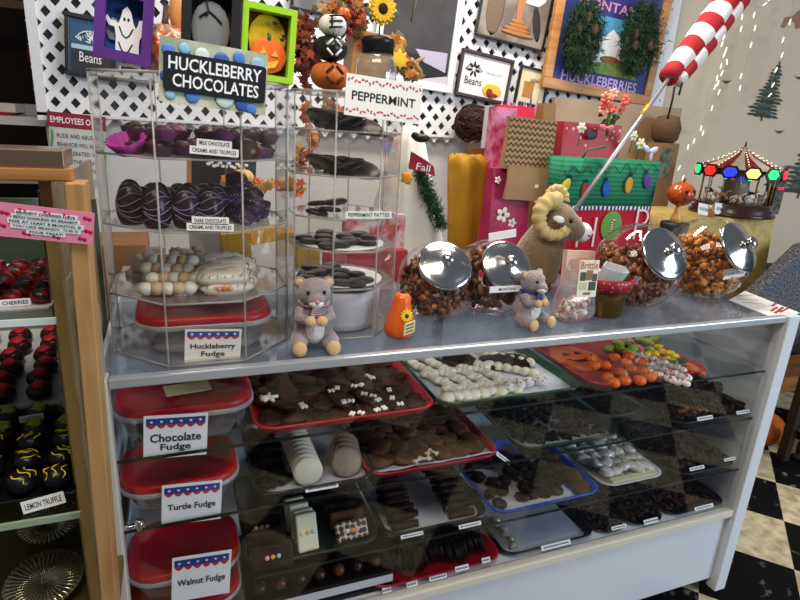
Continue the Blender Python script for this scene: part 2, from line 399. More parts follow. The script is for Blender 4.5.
# ================================================================ TRAYS
def tray(label, x0, x1, z, d, hexc, y0=1.066, h=.022, name='serving_tray', group=None, rough=.3, rz=0, back=None, cat='tray'):
    wd = x1 - x0; mb = MB(); r = .045
    mb.loft([rrect(wd - .035, d - .035, r * .7, 0), rrect(wd - .004, d - .004, r, h - .004), rrect(wd, d, r, h - .002), rrect(wd, d, r, h), rrect(wd - .012, d - .012, r, h), rrect(wd - .04, d - .04, r * .7, .004)])
    return single(name, mb, M(hexc, rough), label, cat, ((x0 + x1) / 2, y0 + d / 2, z + .0005), (0, 0, rz), group)
def liner(label, x0, x1, y0, y1, z, hexc='d8d9e0', seed=1, lip=.0):
    mb = MB(); nx, ny = 14, 10; vs = []
    for j in range(ny + 1):
        for i in range(nx + 1):
            u, v_ = i / nx, j / ny; e = 0
            if lip and v_ < .12: e = lip * (1 - v_ / .12)
            vs.append((x0 + (x1 - x0) * u, y0 + (y1 - y0) * v_ + .004 * noise.noise(V((u * 9, seed, 0))) * (j == 0), z + e + .0022 * (1 + noise.noise(V((u * 5, v_ * 4, seed))))))
    fs = [(j * (nx + 1) + i, j * (nx + 1) + i + 1, (j + 1) * (nx + 1) + i + 1, (j + 1) * (nx + 1) + i) for j in range(ny) for i in range(nx)]
    mb.add(vs, fs, True); o = single('paper_liner', mb, M(hexc, .75), label, 'paper liner')
    s = o.modifiers.new('th', 'SOLIDIFY'); s.thickness = .0008; return o
def tag_card(label, px, py, y, z=None, w_=.06, h_=.013, tilt=-35, rz=0, group=None, text=None):
    c = P(px, py, y)
    o = card('price_card' if not text else 'name_card', label, 'card', c, w_, h_, (R(tilt), R(rz), 0), M('eeeeee', .6), [(text, 0, 0, .86, .5)] if text else [], .0012, group)
    if not text:
        b = MB(); rn = random.Random(int(px * 7 + py))
        x = -w_ * .42
        while x < w_ * .4:
            l = rn.uniform(.002, .006); b.box((x + l / 2, -.0009, 0), (l, .0004, h_ * .35)); x += l + .0015
        part('printed_line', b, M('55555c'), o)
    return o
def grid(pool, name, label, cat, group, x0, x1, y0, y1, nx, ny, z, jit=.004, tilt=.15, s=(.92, 1.08), rz=6.3, zrow=0, zj=0, rnd=None, skip=0):
    rnd = rnd or random.Random(hash(label) % 999 if 0 else len(label) * 13 + nx)
    for j in range(ny):
        for i in range(nx):
            if skip and rnd.random() < skip: continue
            x = x0 + (x1 - x0) * (i + .5) / nx + rnd.uniform(-jit, jit); y = y0 + (y1 - y0) * (j + .5) / ny + rnd.uniform(-jit, jit)
            put(name, rnd.choice(pool), label, cat, group, (x, y, z + zrow * j + rnd.uniform(0, zj)), (rnd.uniform(-tilt, tilt), rnd.uniform(-tilt, tilt), rnd.uniform(-rz, rz) / 2), rnd.uniform(*s))
CH1 = M('4a3020', .42, var=.25, vs=60, bump=.5, bs=120); CH2 = M('24140f', .35, var=.3, vs=60, bump=.6, bs=140); CH3 = M('140d0b', .3, var=.3, vs=50, bump=.5, bs=120)
CHM = M('5a3a26', .45, var=.2, vs=60, bump=.4, bs=100)
for q_ in (CH1, CH2, CH3, CHM): q_.node_tree.nodes['Principled BSDF'].inputs['Specular IOR Level'].default_value = .12
IVORY = M('f2ead0', .4, sss=.2, var=.04, vs=30, bump=.2, bs=60)
# ---- shelf 1 : red tray of chocolate slabs with bone sprinkles
z1 = SH[1]
tray('red tray of milk chocolate slabs beside the chocolate fudge tub', .130, .552, z1, .33, 'c0202c')
slabs = [blob('chocolate_chunk', .036, .032, .012, CH1, k, .35, 2.5) for k in range(5)]
grid(slabs, 'chocolate_chunk', 'lumpy milk chocolate slab on the red tray beside the chocolate fudge tub', 'chocolate', 'slabs on the upper left red tray', .15, .535, 1.085, 1.37, 8, 6, z1 + .005, .006, .25, (.8, .95), zj=.008)
grid(slabs, 'chocolate_chunk', 'milk chocolate slab lying on top of the slabs of the upper left red tray', 'chocolate', 'upper slabs of the upper left red tray', .18, .5, 1.11, 1.34, 5, 4, z1 + .022, .008, .3, zj=.006)
def bone(name, l, r, mat):
    mb = MB(); mb.tube([(-l / 2, 0, r), (0, 0, r), (l / 2, 0, r)], [r, r * .8, r], 6)
    for sx in (-1, 1):
        for sy in (-1, 1): mb.ball((sx * l / 2, sy * r * .9, r), r * 1.15, 6, 5)
    return mb.mesh(name, mat)
BW = M('f2eee4', .5)
bsm = bone('bone_candy', .009, .0032, BW)
for k, (px, py) in enumerate([(331, 392), (337, 389), (354, 387), (361, 386), (368, 377), (372, 379), (344, 403), (351, 402), (352, 415), (361, 414), (377, 411), (384, 409), (400, 405), (392, 399), (373, 397), (378, 401), (302, 406), (304, 408), (389, 391), (364, 395)]):
    g = G(px, py, z1 + .047); put('bone_candy', bsm, 'tiny white bone-shaped candy on the slabs of the upper left red tray', 'candy', 'bone candies on the upper left red tray', g, (0, 0, k * 1.3))
mb = MB(); mb.ball((0, 0, .006), (.012, .010, .007), 10, 6)
for a in range(5): mb.tube([(.008, 0, .006), (.02 * math.cos(a * 1.3 - 1.5) + .01, .02 * math.sin(a * 1.3 - 1.5), .006)], .004, 6)
g = G(265, 401, z1 + .04); single('icing_bone', mb, BW, 'white icing splash like crossed bones at the left of the upper red tray', 'candy', g, (0, 0, .3))
# ---- shelf 1 : green tray, ivory ghosts
tray('dark green tray of ivory ghost chocolates in the middle of the top shelf', .558, .974, z1, .34, '16402f')
liner('white paper liner under the ivory chocolates in the dark green tray', .575, .955, 1.085, 1.33, z1 + .006)
def ghost(seed):
    mb = MB(); rn = random.Random(seed)
    for k, (x, r) in enumerate(((-.028, .013), (-.012, .010), (.004, .014), (.02, .011), (.031, .012))): mb.ball((x, rn.uniform(-.002, .002), .007), (r * 1.15, r * 1.3, .009), 9, 6)
    return mb.mesh('ghost_chocolate', IVORY)
gp = [ghost(k) for k in range(4)]
for cidx in range(4):
    for k in range(5):
        px = 412 + cidx * 17 + k * 11 + (2 if k % 2 else 0); py = 362 - cidx * 2.0 + k * 7.5
        g = G(px, py, z1 + .02); put('ghost_chocolate', gp[(k + cidx) % 4], 'long lobed ivory chocolate at the left of the dark green tray', 'chocolate', 'ivory ghosts in the dark green tray', (g.x, g.y, z1 + .011 + .003 * (k % 2)), (0, .05, R(-62) + .1 * (k % 3)))
rb = [blob('ivory_chocolate', .016, .014, .010, IVORY, k, .25, 2.0, 10, 7) for k in range(3)]
for k in range(12):
    px = 485 + (k % 6) * 9 + (k // 6) * 4; py = 356 + (k // 6) * 11 + (k % 6) * 1.8 - 3; g = G(px, py, z1 + .02)
    put('ivory_chocolate', rb[k % 3], 'rounded ivory chocolate at the middle of the dark green tray', 'chocolate', 'middle ivory chocolates of the dark green tray', (g.x, g.y, z1 + .012), (.1, 0, k), 1.15)
for k in range(7):
    g = G(447 + k * 8.8, 396.5 - k * 1.1, z1 + .02)
    put('ivory_chocolate', rb[k % 3], 'ivory disc chocolate standing in the front row of the dark green tray', 'chocolate', 'front row of the dark green tray', (g.x, g.y, z1 + .010), (.5, 0, k * 2), 1.35)
def dotball():
    mb = MB(); mb.ball((0, 0, .014), (.019, .017, .014), 12, 8)
    rn = random.Random(3)
    for k in range(9):
        a = rn.random() * 6.3; t = rn.uniform(.1, 1.1); mb.ball((.018 * math.cos(a) * math.cos(t), .016 * math.sin(a) * math.cos(t), .014 + .0135 * math.sin(t)), .0026, 5, 4, m=1)
    return mb.mesh('dotted_chocolate', [M('f3efe6', .4), M('7a1f28', .4)])
db = dotball()
for k in range(4):
    g = G(508 + k * 10.5, 388 - k * 2.2, z1 + .02); put('dotted_chocolate', db, 'white chocolate with dark red dots in the dark green tray', 'chocolate', 'red dotted chocolates of the dark green tray', (g.x, g.y, z1 + .011), (.2, 0, k * 1.9), .95)
single('chocolate_bark', blob('chocolate_bark', .11, .075, .014, CH2, 5, .25, 3, 20, 10), None, 'dark chocolate bark slab at the back right of the dark green tray', 'chocolate', (.845, 1.30, z1 + .009)) if 0 else put('chocolate_bark', blob('chocolate_bark', .085, .055, .014, CH2, 5, .2, 3, 22, 10), 'dark chocolate bark slab at the back right of the dark green tray', 'chocolate', None, (.86, 1.275, z1 + .008), (0, 0, -.1))
put('chocolate_bark', blob('chocolate_bark', .05, .04, .012, CH2, 8, .2, 3, 18, 9), 'small dark chocolate bark piece behind the ivory chocolates', 'chocolate', None, (.72, 1.30, z1 + .02))
# ---- shelf 1 : red Halloween tray
tray('red tray of orange pumpkins and Halloween candies at the right of the top shelf', 1.0, 1.425, z1, .34, 'b01828')
OR = M('f07018', .4, sss=.15, var=.08, vs=40); GRN = M('3f6a22', .5)
def pumpkin_mesh(name, r, mat, stem=None, nr=8, sq=.8):
    mb = MB(); mb.ball((0, 0, r * sq), (r, r, r * sq), 32, 10, fn=lambda d: 1 - .10 * abs(math.sin(math.atan2(d[1], d[0]) * nr / 2)) * 1 + .04)
    if stem: mb.tube([(0, 0, r * sq * 1.85), (r * .05, 0, r * sq * 2.15), (r * .2, 0, r * sq * 2.35)], [r * .16, r * .11, r * .12], 6, m=1)
    return mb.mesh(name, [mat, stem] if stem else [mat])
pk = pumpkin_mesh('pumpkin_candy', .0175, OR, GRN)
for k, (px, py) in enumerate([(606, 366), (616, 358), (630, 356), (642, 362), (607, 377), (620, 373), (632, 370), (644, 372), (596, 366), (590, 358), (625, 362), (612, 382), (640, 381), (626, 381), (652, 377)]):
    g = G(px, py, z1 + .02); put('pumpkin_candy', pk, 'orange pumpkin-shaped candy at the front of the red Halloween tray', 'candy', 'pumpkin candies of the red Halloween tray', (g.x, g.y, z1 + .006), (-.3, .1 * (k % 3), k), 1.0)
jl = thing('pumpkin_chocolate', 'flat orange jack-o-lantern chocolate slab at the back left of the red Halloween tray', 'candy', (1.085, 1.255, z1 + .007))
part('slab', MB().prism([(.075 * math.cos(a) * (1 + .06 * math.cos(6 * a)), .085 * math.sin(a)) for a in (2 * PI * k / 36 for k in range(36))], 0, .012), M('c95f22', .5, var=.1), jl, bevel=.003)
for x, y in ((-.022, .02), (.022, .02)): part('eye', MB().prism([(x - .012, y - .008), (x + .012, y - .008), (x, y + .012)], .012, .0135), M('1d130d'), jl)
part('mouth', MB().prism([(-.04, -.015), (-.02, -.028), (0, -.024), (.02, -.028), (.04, -.015), (.02, -.038), (0, -.042), (-.02, -.038)], .012, .0135), M('1d130d'), jl)
yb = [blob('yellow_candy', .017, .012, .010, M('eec51e', .4, sss=.1), k, .4, 2, 10, 7) for k in range(2)]
gb = [blob('green_candy', .018, .013, .010, M('93a832', .45, sss=.1), k, .5, 2, 10, 7) for k in range(3)]
for k, (px, py) in enumerate([(610, 347), (620, 348), (627, 342), (633, 348), (640, 338), (648, 342), (655, 338), (650, 350), (618, 342), (628, 352), (636, 334), (645, 334)]):
    g = G(px, py, z1 + .02); put('green_candy', gb[k % 3], 'lime green candy at the back of the red Halloween tray', 'candy', 'green candies of the red Halloween tray', (g.x, g.y, z1 + .008 + .004 * (k % 2)), (0, 0, k), 1.2)
for k, (px, py) in enumerate([(647, 353), (655, 352), (663, 350), (670, 352), (676, 355), (668, 358), (660, 346), (672, 360)]):
    g = G(px, py, z1 + .02); put('yellow_candy', yb[k % 2], 'yellow candy at the back right of the red Halloween tray', 'candy', 'yellow candies of the red Halloween tray', (g.x, g.y, z1 + .008), (0, 0, k * .8), 1.1)
def eyeball():
    mb = MB(); mb.ball((0, 0, .012), (.013, .013, .011), 12, 8); mb.ball((.001, -.004, .0205), (.0055, .0055, .003), 8, 5, m=1); mb.ball((.001, -.0045, .0225), (.0025, .0025, .0018), 6, 4, m=2)
    for k in range(5): a = k * 1.26; mb.tube([(.005 * math.cos(a), .005 * math.sin(a), .0222), (.0115 * math.cos(a), .0115 * math.sin(a), .0175)], .0011, 4, m=3)
    return mb.mesh('eyeball_candy', [M('f0ece8', .3), M('6f7f8e', .3), M('101010', .3), M('b81c28', .4)])
ey = eyeball()
for k in range(26):
    px = 634 + (k % 9) * 6.2 + (k // 9) * 4; py = 353 + (k // 9) * 8 + (k % 9) * 2.1; g = G(px, py, z1 + .02)
    if px > 693: continue
    put('eyeball_candy', ey, 'red veined white eyeball candy in the red Halloween tray', 'candy', 'eyeball candies of the red Halloween tray', (g.x, g.y, z1 + .006 + .004 * (k % 2)), (.25 * math.sin(k * 2), .3 * math.cos(k * 3), k), .95)
for k, (px, py) in enumerate([(687, 362), (692, 365), (696, 369)]):
    g = G(px, py, z1 + .02); put('orange_stick_candy', blob('orange_stick_candy', .030, .008, .008, OR, k, .2, 2, 10, 7), 'orange stick candy at the right end of the red Halloween tray', 'candy', 'orange sticks of the red Halloween tray', (g.x, g.y, z1 + .008), (0, 0, R(110)))
for k, (px, py) in enumerate([(671, 362), (683, 360), (630, 344)]):
    g = G(px, py, z1 + .02); put('dark_green_candy', blob('dark_green_candy', .022, .014, .009, M('1f4a2a', .4), k + 4, .5), 'dark green leaf candy between the yellow and the eyeball candies', 'candy', 'dark green candies of the red Halloween tray', (g.x, g.y, z1 + .012), (0, 0, k))
# ---- shelf 2
z2 = SH[2]
tray('black tray of ivory wafers and tan patties beside the turtle fudge tub', .128, .41, z2, .32, '15181c')
liner('grey paper liner under the ivory wafers', .15, .39, 1.085, 1.36, z2 + .006, 'aeb0b8')
wf = MB().lathe([(0, -.005), (.029, -.005), (.034, -.002), (.034, .002), (.029, .005), (0, .005)], 24).mesh('ivory_wafer', M('d8d3bf', .5))
for k in range(9): put('ivory_wafer', wf, 'ivory round wafer standing in the row on the black tray', 'wafer', 'ivory wafer row of the black tray', (.250, 1.10 + k * .0185, z2 + .041), (R(80), 0, 0), 1)
wt = MB().lathe([(0, -.006), (.032, -.006), (.037, -.002), (.037, .002), (.030, .006), (0, .007)], 24).mesh('tan_patty', M('8a7765', .5, var=.15, vs=60))
for k in range(4): put('tan_patty', wt, 'tan round patty leaning in the row right of the ivory wafers', 'patty', 'tan patties of the black tray', (.345 + k * .004, 1.115 + k * .02, z2 + .041), (R(60), R(8), 0), 1)
dk = [blob('dark_chocolate', .03, .025, .014, CH3, k, .4) for k in range(4)]
grid(dk, 'dark_chocolate', 'dark chocolate lump at the left of the ivory wafers', 'chocolate', 'dark lumps of the black wafer tray', .145, .205, 1.10, 1.36, 2, 5, z2 + .008, .004)
tag_card('white printed card below the ivory wafers', 322, 487, 1.068, w_=.075, h_=.012)
tray('red tray with white paper and brown bark in the middle of the second shelf', .388, .745, z2, .30, 'a81c30')
liner('white paper liner rising at the front of the red bark tray', .415, .735, 1.073, 1.34, z2 + .006, 'c9c6d6', 4, .018)
bk = [blob('bark_chocolate', .038, .028, .011, CHM, k + 10, .4) for k in range(4)]
grid(bk, 'bark_chocolate', 'brown chocolate bark piece on the red tray of the second shelf', 'chocolate', 'bark of the second shelf red tray', .42, .715, 1.10, 1.34, 6, 5, z2 + .010, .006, .15, zj=.01)
for k, (px, py) in enumerate([(418, 461), (428, 457), (433, 453), (424, 460)]):
    put('bone_candy', bone('bone_candy', .022, .0035, M('cfc4b8', .5)), 'pale twig-shaped candy on the brown bark of the second shelf', 'candy', 'pale twigs of the second shelf red tray', G(px, py, z2 + .04), (0, 0, .5 + k * .8))
tag_card('white card standing at the right corner of the red bark tray', 503, 458, 1.068, w_=.055, h_=.010, rz=40)
tray('dark green tray of dark nut clusters below the ivory chocolates', .80, 1.135, z2, .33, '0f3326')
liner('grey paper liner under the clusters of the green second shelf tray', .82, 1.11, 1.085, 1.36, z2 + .006, '8f9298', 6)
nc = [cluster('nut_cluster', .026, CH2, k, 10) for k in range(5)]
nc2 = [cluster('nut_cluster', .024, M('22120e', .45, vs=70, hex2='0c0808', spec=.15), k + 20, 12, lr=.34) for k in range(4)]
grid(nc2, 'nut_cluster', 'small dark nut cluster on the dark green tray of the second shelf', 'chocolate', 'clusters of the green second shelf tray', .825, 1.11, 1.095, 1.36, 7, 6, z2 + .008, .006, .2)
tray('dark shallow tray piled with large walnut clusters at the right of the second shelf', 1.335, 1.648, z2, .34, '202126', h=.016)
grid(nc, 'walnut_cluster', 'large dark walnut cluster at the right of the second shelf', 'chocolate', 'walnut clusters of the second shelf', 1.35, 1.635, 1.085, 1.37, 7, 7, z2 + .006, .006, .3, (1.0, 1.3), zj=.008)
grid(nc, 'walnut_cluster', 'walnut cluster on top of the heap at the right of the second shelf', 'chocolate', 'heaped walnut clusters of the second shelf', 1.42, 1.60, 1.10, 1.3, 5, 5, z2 + .03, .008, .4, (1.0, 1.3), zj=.015)
tan = cluster('pecan_cluster', .024, M('6a3a20', .4, var=.3, vs=60), 77, 9)
for k in range(4): put('pecan_cluster', tan, 'reddish brown pecan cluster at the front of the walnut heap', 'chocolate', 'pecan clusters of the walnut tray', (*G(682 + k * 6, 411 - k, z2 + .03).xy, z2 + .022), (.2, 0, k * 2), 1.1)
tag_card('white card in front of the walnut heap, left one of the two', 705, 418, 1.064, w_=.062, h_=.011)
tag_card('white card in front of the walnut heap by the side panel', 743, 412, 1.064, w_=.055, h_=.010)
tray('black tray of chocolate lumps behind the green tray on the second shelf', 1.16, 1.31, z2, .30, '1a1b20', y0=1.16, h=.016)
grid(dk, 'dark_chocolate', 'dark chocolate lump in the narrow black tray left of the walnuts', 'chocolate', 'lumps of the narrow black tray', 1.175, 1.295, 1.18, 1.44, 3, 6, z2 + .008, .004, s=(.7, .85))
# ---- shelf 3
z3 = SH[3]
tray('dark teal tray of decorated bars at the left of the third shelf', .108, .43, z3, .36, '10201f')
def bar(mat, w_=.075, d=.022, h=.05):
    mb = MB().box((0, 0, h / 2), (w_, d, h)); return mb.mesh('chocolate_bar', mat)
bw, bb = M('e6e2c4', .4), CH3
def decobar(label, mat, loc, rot, col=('f2a8b8', 'e8b43c', 'a8c4d8'), group=None, w_=.092, h=.052):
    t = single('chocolate_bar', MB().box((0, 0, h / 2), (w_, .022, h)), mat, label, 'chocolate bar', loc, rot, group, bevel=.004)
    if col:
        for k, cc in enumerate(col): part('sugar_flower', MB().ball(((k - 1) * .013, -.0115, h * .5), (.0055, .003, .0055), 8, 5), M(cc, .5), t)
for k, (yy, xx, cc) in enumerate(((G(273, 567, z3 + .006).y, G(273, 567, z3 + .006).x, ('f2a8b8', 'e8b43c', 'a8c4d8')), (G(267, 552, z3 + .006).y, G(267, 552, z3 + .006).x, None), (G(262, 537, z3 + .006).y, G(262, 537, z3 + .006).x, ('cfc6cc', 'b09a90', 'cfc6cc')))):
    decobar(['dark chocolate bar with pink, yellow and blue sugar flowers at the front left', 'plain dark chocolate bar between the two flowered ones', 'dark chocolate bar with grey sugar flowers at the back left'][k], CH2, (xx, yy, z3 + .006), (R(-22), 0, 0), cc)
decobar('tall ivory chocolate bar with blue and yellow flowers in the teal tray', bw, (G(312, 562, z3 + .006).x, 1.10, z3 + .006), (R(-24), 0, R(4)), ('e9e0b8', 'e8b43c', 'a8d0d8'), w_=.050, h=.088)
for k in range(3): decobar('plain ivory bar standing behind the tall flowered ivory bar', bw, (G(311, 562, z3).x - k * .006, 1.128 + k * .025, z3 + .006), (R(-24), 0, R(4)), None, 'ivory bars behind the flowered one', w_=.048, h=.080)
decobar('cream bar with dark drizzle and orange flowers at the right of the teal tray', dots('bfae9c', '2a1a14', 70, .45), (.365, 1.105, z3 + .006), (R(-35), 0, R(3)), ('f0e2d8', 'e8943c', 'f2b8a8'), w_=.08, h=.045)
for k in range(3): decobar('plain milk chocolate bar behind the drizzled cream bar', [CHM, CH2, CH3][k], (.365 - k * .005, 1.155 + k * .035, z3 + .006), (R(-22), 0, 0), None, 'brown bars behind the drizzled bar' if 0 else None, w_=.085, h=.042) if k == 0 else decobar('dark bar at the back right of the teal tray', CH3, (.36 - k * .005, 1.155 + k * .035, z3 + .006), (R(-22), 0, 0), None, 'dark back bars of the teal tray', w_=.085, h=.042)
tray('black tray of chocolate sticks on white paper in the third shelf', .437, .735, z3, .32, '14171c', y0=1.07)
liner('white paper liner under the chocolate sticks', .455, .718, 1.085, 1.36, z3 + .006, 'b9bbc2', 9)
st = MB().tube([(-.036, 0, .008), (-.02, 0, .0085), (0, 0, .008), (.02, 0, .0085), (.036, 0, .008)], .0095, 8).mesh('chocolate_stick', CH2)
for k in range(18):
    for c_, (xx) in enumerate((.50, .66)):
        put('chocolate_stick', st, ['chocolate stick in the left row on the white paper', 'chocolate stick in the right row on the white paper'][c_], 'chocolate stick', ['left stick row', 'right stick row'][c_], (xx + .003 * math.sin(k * 2.1), 1.10 + k * .0125, z3 + .011 + .018 * (k % 2) + .002 * k), (0, 0, .06 * math.sin(k)), 1)
tag_card('white card in front of the left row of chocolate sticks', 412, 535, 1.066, w_=.06, h_=.009); tag_card('white card in front of the right row of chocolate sticks', 470, 525, 1.066, w_=.065, h_=.010)
tray('bright blue tray of dark clusters on white paper', .745, 1.105, z3, .33, '1c4fc0')
liner('white paper liner under the clusters of the blue tray', .765, 1.02, 1.085, 1.32, z3 + .006, 'c6c4c4', 12)
oy = [blob('oval_chocolate', .022, .018, .013, CH2, k + 3, .3) for k in range(4)]
grid(oy, 'oval_chocolate', 'round dark chocolate on the bright blue tray', 'chocolate', 'chocolates of the blue tray', .765, 1.02, 1.09, 1.35, 7, 6, z3 + .010, .007, .3, (.9, 1.15), skip=.16)
grid(bk, 'bark_chocolate', 'flat milk chocolate piece at the right of the bright blue tray', 'chocolate', 'flat pieces of the blue tray', 1.03, 1.09, 1.09, 1.35, 1, 5, z3 + .008, .004)
pl = tray('white tray of plastic wrapped ivory candies right of the blue tray', 1.125, 1.365, z3, .30, 'c6c8cc', y0=1.085, h=.014)
wr = [blob('wrapped_candy', .024, .018, .013, M('cfcdc4', .2, coat=.6, bump=1.0, bs=60), k + 30, .6, 3) for k in range(4)]
grid(wr, 'wrapped_candy', 'ivory candy in clear wrap on the white third shelf tray', 'candy', 'wrapped candies of the white tray', 1.145, 1.345, 1.12, 1.37, 5, 6, z3 + .006, .006, .4, (1, 1.3), zj=.012)
iv = MB().box((0, 0, .006), (.17, .018, .012)).mesh('ivory_bar', M('d3cda8', .4)); put('ivory_bar', iv, 'long ivory bar along the front of the white tray', 'chocolate bar', None, (1.25, 1.107, z3 + .006))
tray('black tray of dark clusters at the right end of the third shelf', 1.39, 1.648, z3, .32, '1b1c20', h=.014)
grid(nc, 'nut_cluster', 'dark cluster at the right end of the third shelf', 'chocolate', 'clusters at the right of the third shelf', 1.40, 1.635, 1.09, 1.36, 6, 6, z3 + .006, .006, .3, (.9, 1.15), zj=.012)
tag_card('white card before the third shelf end clusters, left one', 697, 468, 1.064, w_=.06, h_=.010); tag_card('white card before the third shelf end clusters, by the side panel', 730, 459, 1.064, w_=.05, h_=.009)
# ---- case floor
z0 = SH[0]
bxo = single('candy_box', MB().bx(-.18, -.12, 0, .18, .12, .056).bx(-.181, -.1215, .022, .181, -.120, .044, m=1), [M('0d0d10', .3), M('cfd0d8', .4)], 'long black box with a white front edge on the floor of the case', 'box', (.287, 1.20, z0 + .001), (0, 0, R(0)))
for k in range(7):
    put('truffle', blob('truffle', .016, .016, .016, M(['3a1c16', '5a3014', '2a1512'][k % 3], .35), k, .15), 'dark truffle in the row on the long black box', 'truffle', 'truffle row of the black box', (.14 + k * .048, 1.11, z0 + .058), (0, 0, k))
tray('red tray of dark cookies on the floor of the case', .405, .79, z0, .28, 'a01428', y0=1.064)
ck_ = MB().lathe([(0, -.008), (.026, -.008), (.030, -.004), (.030, -.001), (.028, 0), (.030, .001), (.030, .004), (.026, .008), (0, .008)], 24, amp=lambda a, z: 1 + .03 * math.cos(a * 16)).mesh('dark_cookie', CH3)
for k in range(18): put('dark_cookie', ck_, 'dark sandwich cookie standing in the row on the red floor tray', 'cookie', 'cookie row of the red floor tray', (.455 + k * .0172, 1.125 + .012 * math.sin(k * .9), z0 + .040), (R(12), R(72), R(12 * math.sin(k * 1.7))), 1)
grid(dk, 'dark_chocolate', 'dark chocolate behind the cookies on the red floor tray', 'chocolate', 'lumps behind the cookies', .43, .76, 1.19, 1.31, 7, 2, z0 + .008, .004)
for k, (px, py, tx) in enumerate(((387, 590, None), (412, 584, None), (438, 577, None), (462, 568, None), (486, 560, None))): tag_card('small card on the red floor tray rim, %s' % ['under the box edge', 'second from the left', 'the middle one of five', 'fourth from the left', 'by the right corner'][k], px, py, 1.064, w_=[.025, .03, .05, .04, .025][k], h_=.013)
tray('black tray lined with grey paper and nearly empty on the case floor', .79, 1.112, z0, .30, '101216', y0=1.066)
liner('smooth grey paper in the nearly empty black floor tray', .815, 1.085, 1.085, 1.34, z0 + .006, 'a3a6b2', 14)
for k in range(6): put('crumpled_wrap', blob('crumpled_wrap', .013, .010, .008, M('8a8478', .15, coat=.8, bump=1, bs=90), k + 50, .9, 4), 'crumpled clear wrap at the left of the nearly empty floor tray', 'wrapper', 'wraps of the nearly empty floor tray', (.845 + .01 * (k % 2), 1.11 + k * .022, z0 + .008), (0, 0, k))
tag_card('long white card on the rim of the nearly empty floor tray', 556, 545, 1.064, w_=.10, h_=.013)
tray('small black floor tray of clusters right of the nearly empty tray', 1.118, 1.23, z0, .26, '15161a', h=.014)
grid(nc2, 'nut_cluster', 'dark cluster on the small black floor tray', 'chocolate', 'clusters of the small black floor tray', 1.13, 1.22, 1.09, 1.31, 3, 6, z0 + .006, .004, .3, (.9, 1.1))
tag_card('white card at the front of the small black floor tray', 619, 527, 1.063, w_=.055, h_=.010)
tray('middle black floor tray of round dark clusters', 1.236, 1.385, z0, .28, '15161a', h=.014)
grid(nc, 'nut_cluster', 'dark cluster on the middle black floor tray', 'chocolate', 'clusters of the middle black floor tray', 1.25, 1.375, 1.09, 1.33, 4, 6, z0 + .006, .004, .3, (.8, 1.0), zj=.008)
tag_card('bluish white card at the front of the middle black floor tray', 651, 521, 1.063, w_=.055, h_=.014)
tray('oval black floor tray of reddish clusters at the right end of the case', 1.395, 1.648, z0, .30, '101115', h=.016)
grid([cluster('red_cluster', .024, M('35150f', .45, var=.4, vs=70, spec=.15), k + 40, 10, lr=.36) for k in range(3)], 'nut_cluster', 'reddish brown cluster on the oval black floor tray', 'chocolate', 'clusters of the oval black floor tray', 1.41, 1.63, 1.095, 1.35, 6, 6, z0 + .007, .005, .3, (.85, 1.05), zj=.006)
tag_card('white card at the front of the oval black floor tray', 704, 507, 1.063, w_=.08, h_=.011)
# ================================================================ FUDGE TUBS
RED = M('a80a18', .38)
def tub(label, x, y, z, text, lab_px, wd=.275, d=.20, h=.098, fudge=None, rz=0):
    t = thing('fudge_tub', label, 'plastic tub', (x, y, z), (0, 0, rz))
    b = MB(); b.loft([rrect(wd - .055, d - .055, .05, 0), rrect(wd - .045, d - .045, .055, .01), rrect(wd - .02, d - .02, .06, h - .016), rrect(wd - .012, d - .012, .06, h - .014)], True, False)
    part('tub_body', b, PLAST, t)
    b = MB(); b.loft([rrect(wd - .002, d - .002, .062, h - .016), rrect(wd, d, .062, h - .012), rrect(wd, d, .062, h - .008), rrect(wd - .006, d - .006, .062, h - .006)], False, False); part('rim', b, thin_glass('tub_rim', (.8, .8, .8), 2, .35, (.8, .78, .8)), t)
    b = MB(); b.loft([rrect(wd - .006, d - .006, .06, h - .011), rrect(wd - .008, d - .008, .06, h + .004), rrect(wd - .016, d - .016, .058, h + .008), rrect(wd - .045, d - .045, .05, h + .007), rrect(wd - .055, d - .055, .048, h + .001)]); part('lid', b, RED, t)
    x0, y0_, x1, y1 = lab_px; yy = y - d / 2 - .004 + .010
    c, lw, lh = rectY(x0, y0_, x1, y1, yy - .005)
    p = part('paper_label', MB().box((0, 0, 0), (lw, .0016, lh)), M('f0ecdf' if 'Huck' in text else 'f2f2f4', .6), t, (c.x - x, yy - .012 - y, c.z - z), (0, R(4 if not rz else 4), 0))
    part('flag_strip', MB().box((0, -.0011, lh * .36), (lw * .92, .0008, lh * .15)), M('27408c', .6), p)
    sc = [(-.46 * lw, .285 * lh)] + [(lw * (-.46 + .92 * (i / 24)), lh * (.285 - .085 * abs(math.sin(i / 24 * 6 * PI)))) for i in range(25)] + [(.46 * lw, .285 * lh)]
    part('scallop_strip', MB().plate(sc, -.0015, -.0008), M('c0283a', .6), p)
    sm = MB()
    for i in range(6):
        cx = lw * (-.38 + i * .152); st_ = [((.0035 if k % 2 == 0 else .0015) * math.sin(k * PI / 5) + cx, (.0035 if k % 2 == 0 else .0015) * math.cos(k * PI / 5) + lh * .36) for k in range(10)]; sm.plate(st_[::-1], -.0022, -.0014)
    part('star', sm, WHITE, p, kind='stuff')
    for l in text.split('|'):
        tt, tz, tw, th_ = l.split(':'); txt(p, tt, float(tw) * lw, float(th_) * lh, 0, float(tz) * lh, bold=.02)
    if fudge:
        for q, (fx, fy, fw) in enumerate(fudge): single('fudge_block', MB().box((0, 0, .025), (fw, .14, .045)), CH2, 'dark fudge block seen through the side of the %s tub%s' % (text.split(':')[0].split()[0].lower(), [' on the left', ' on the right'][q]), 'fudge', (x + fx, y + fy, z + .002), bevel=.006)
    return t
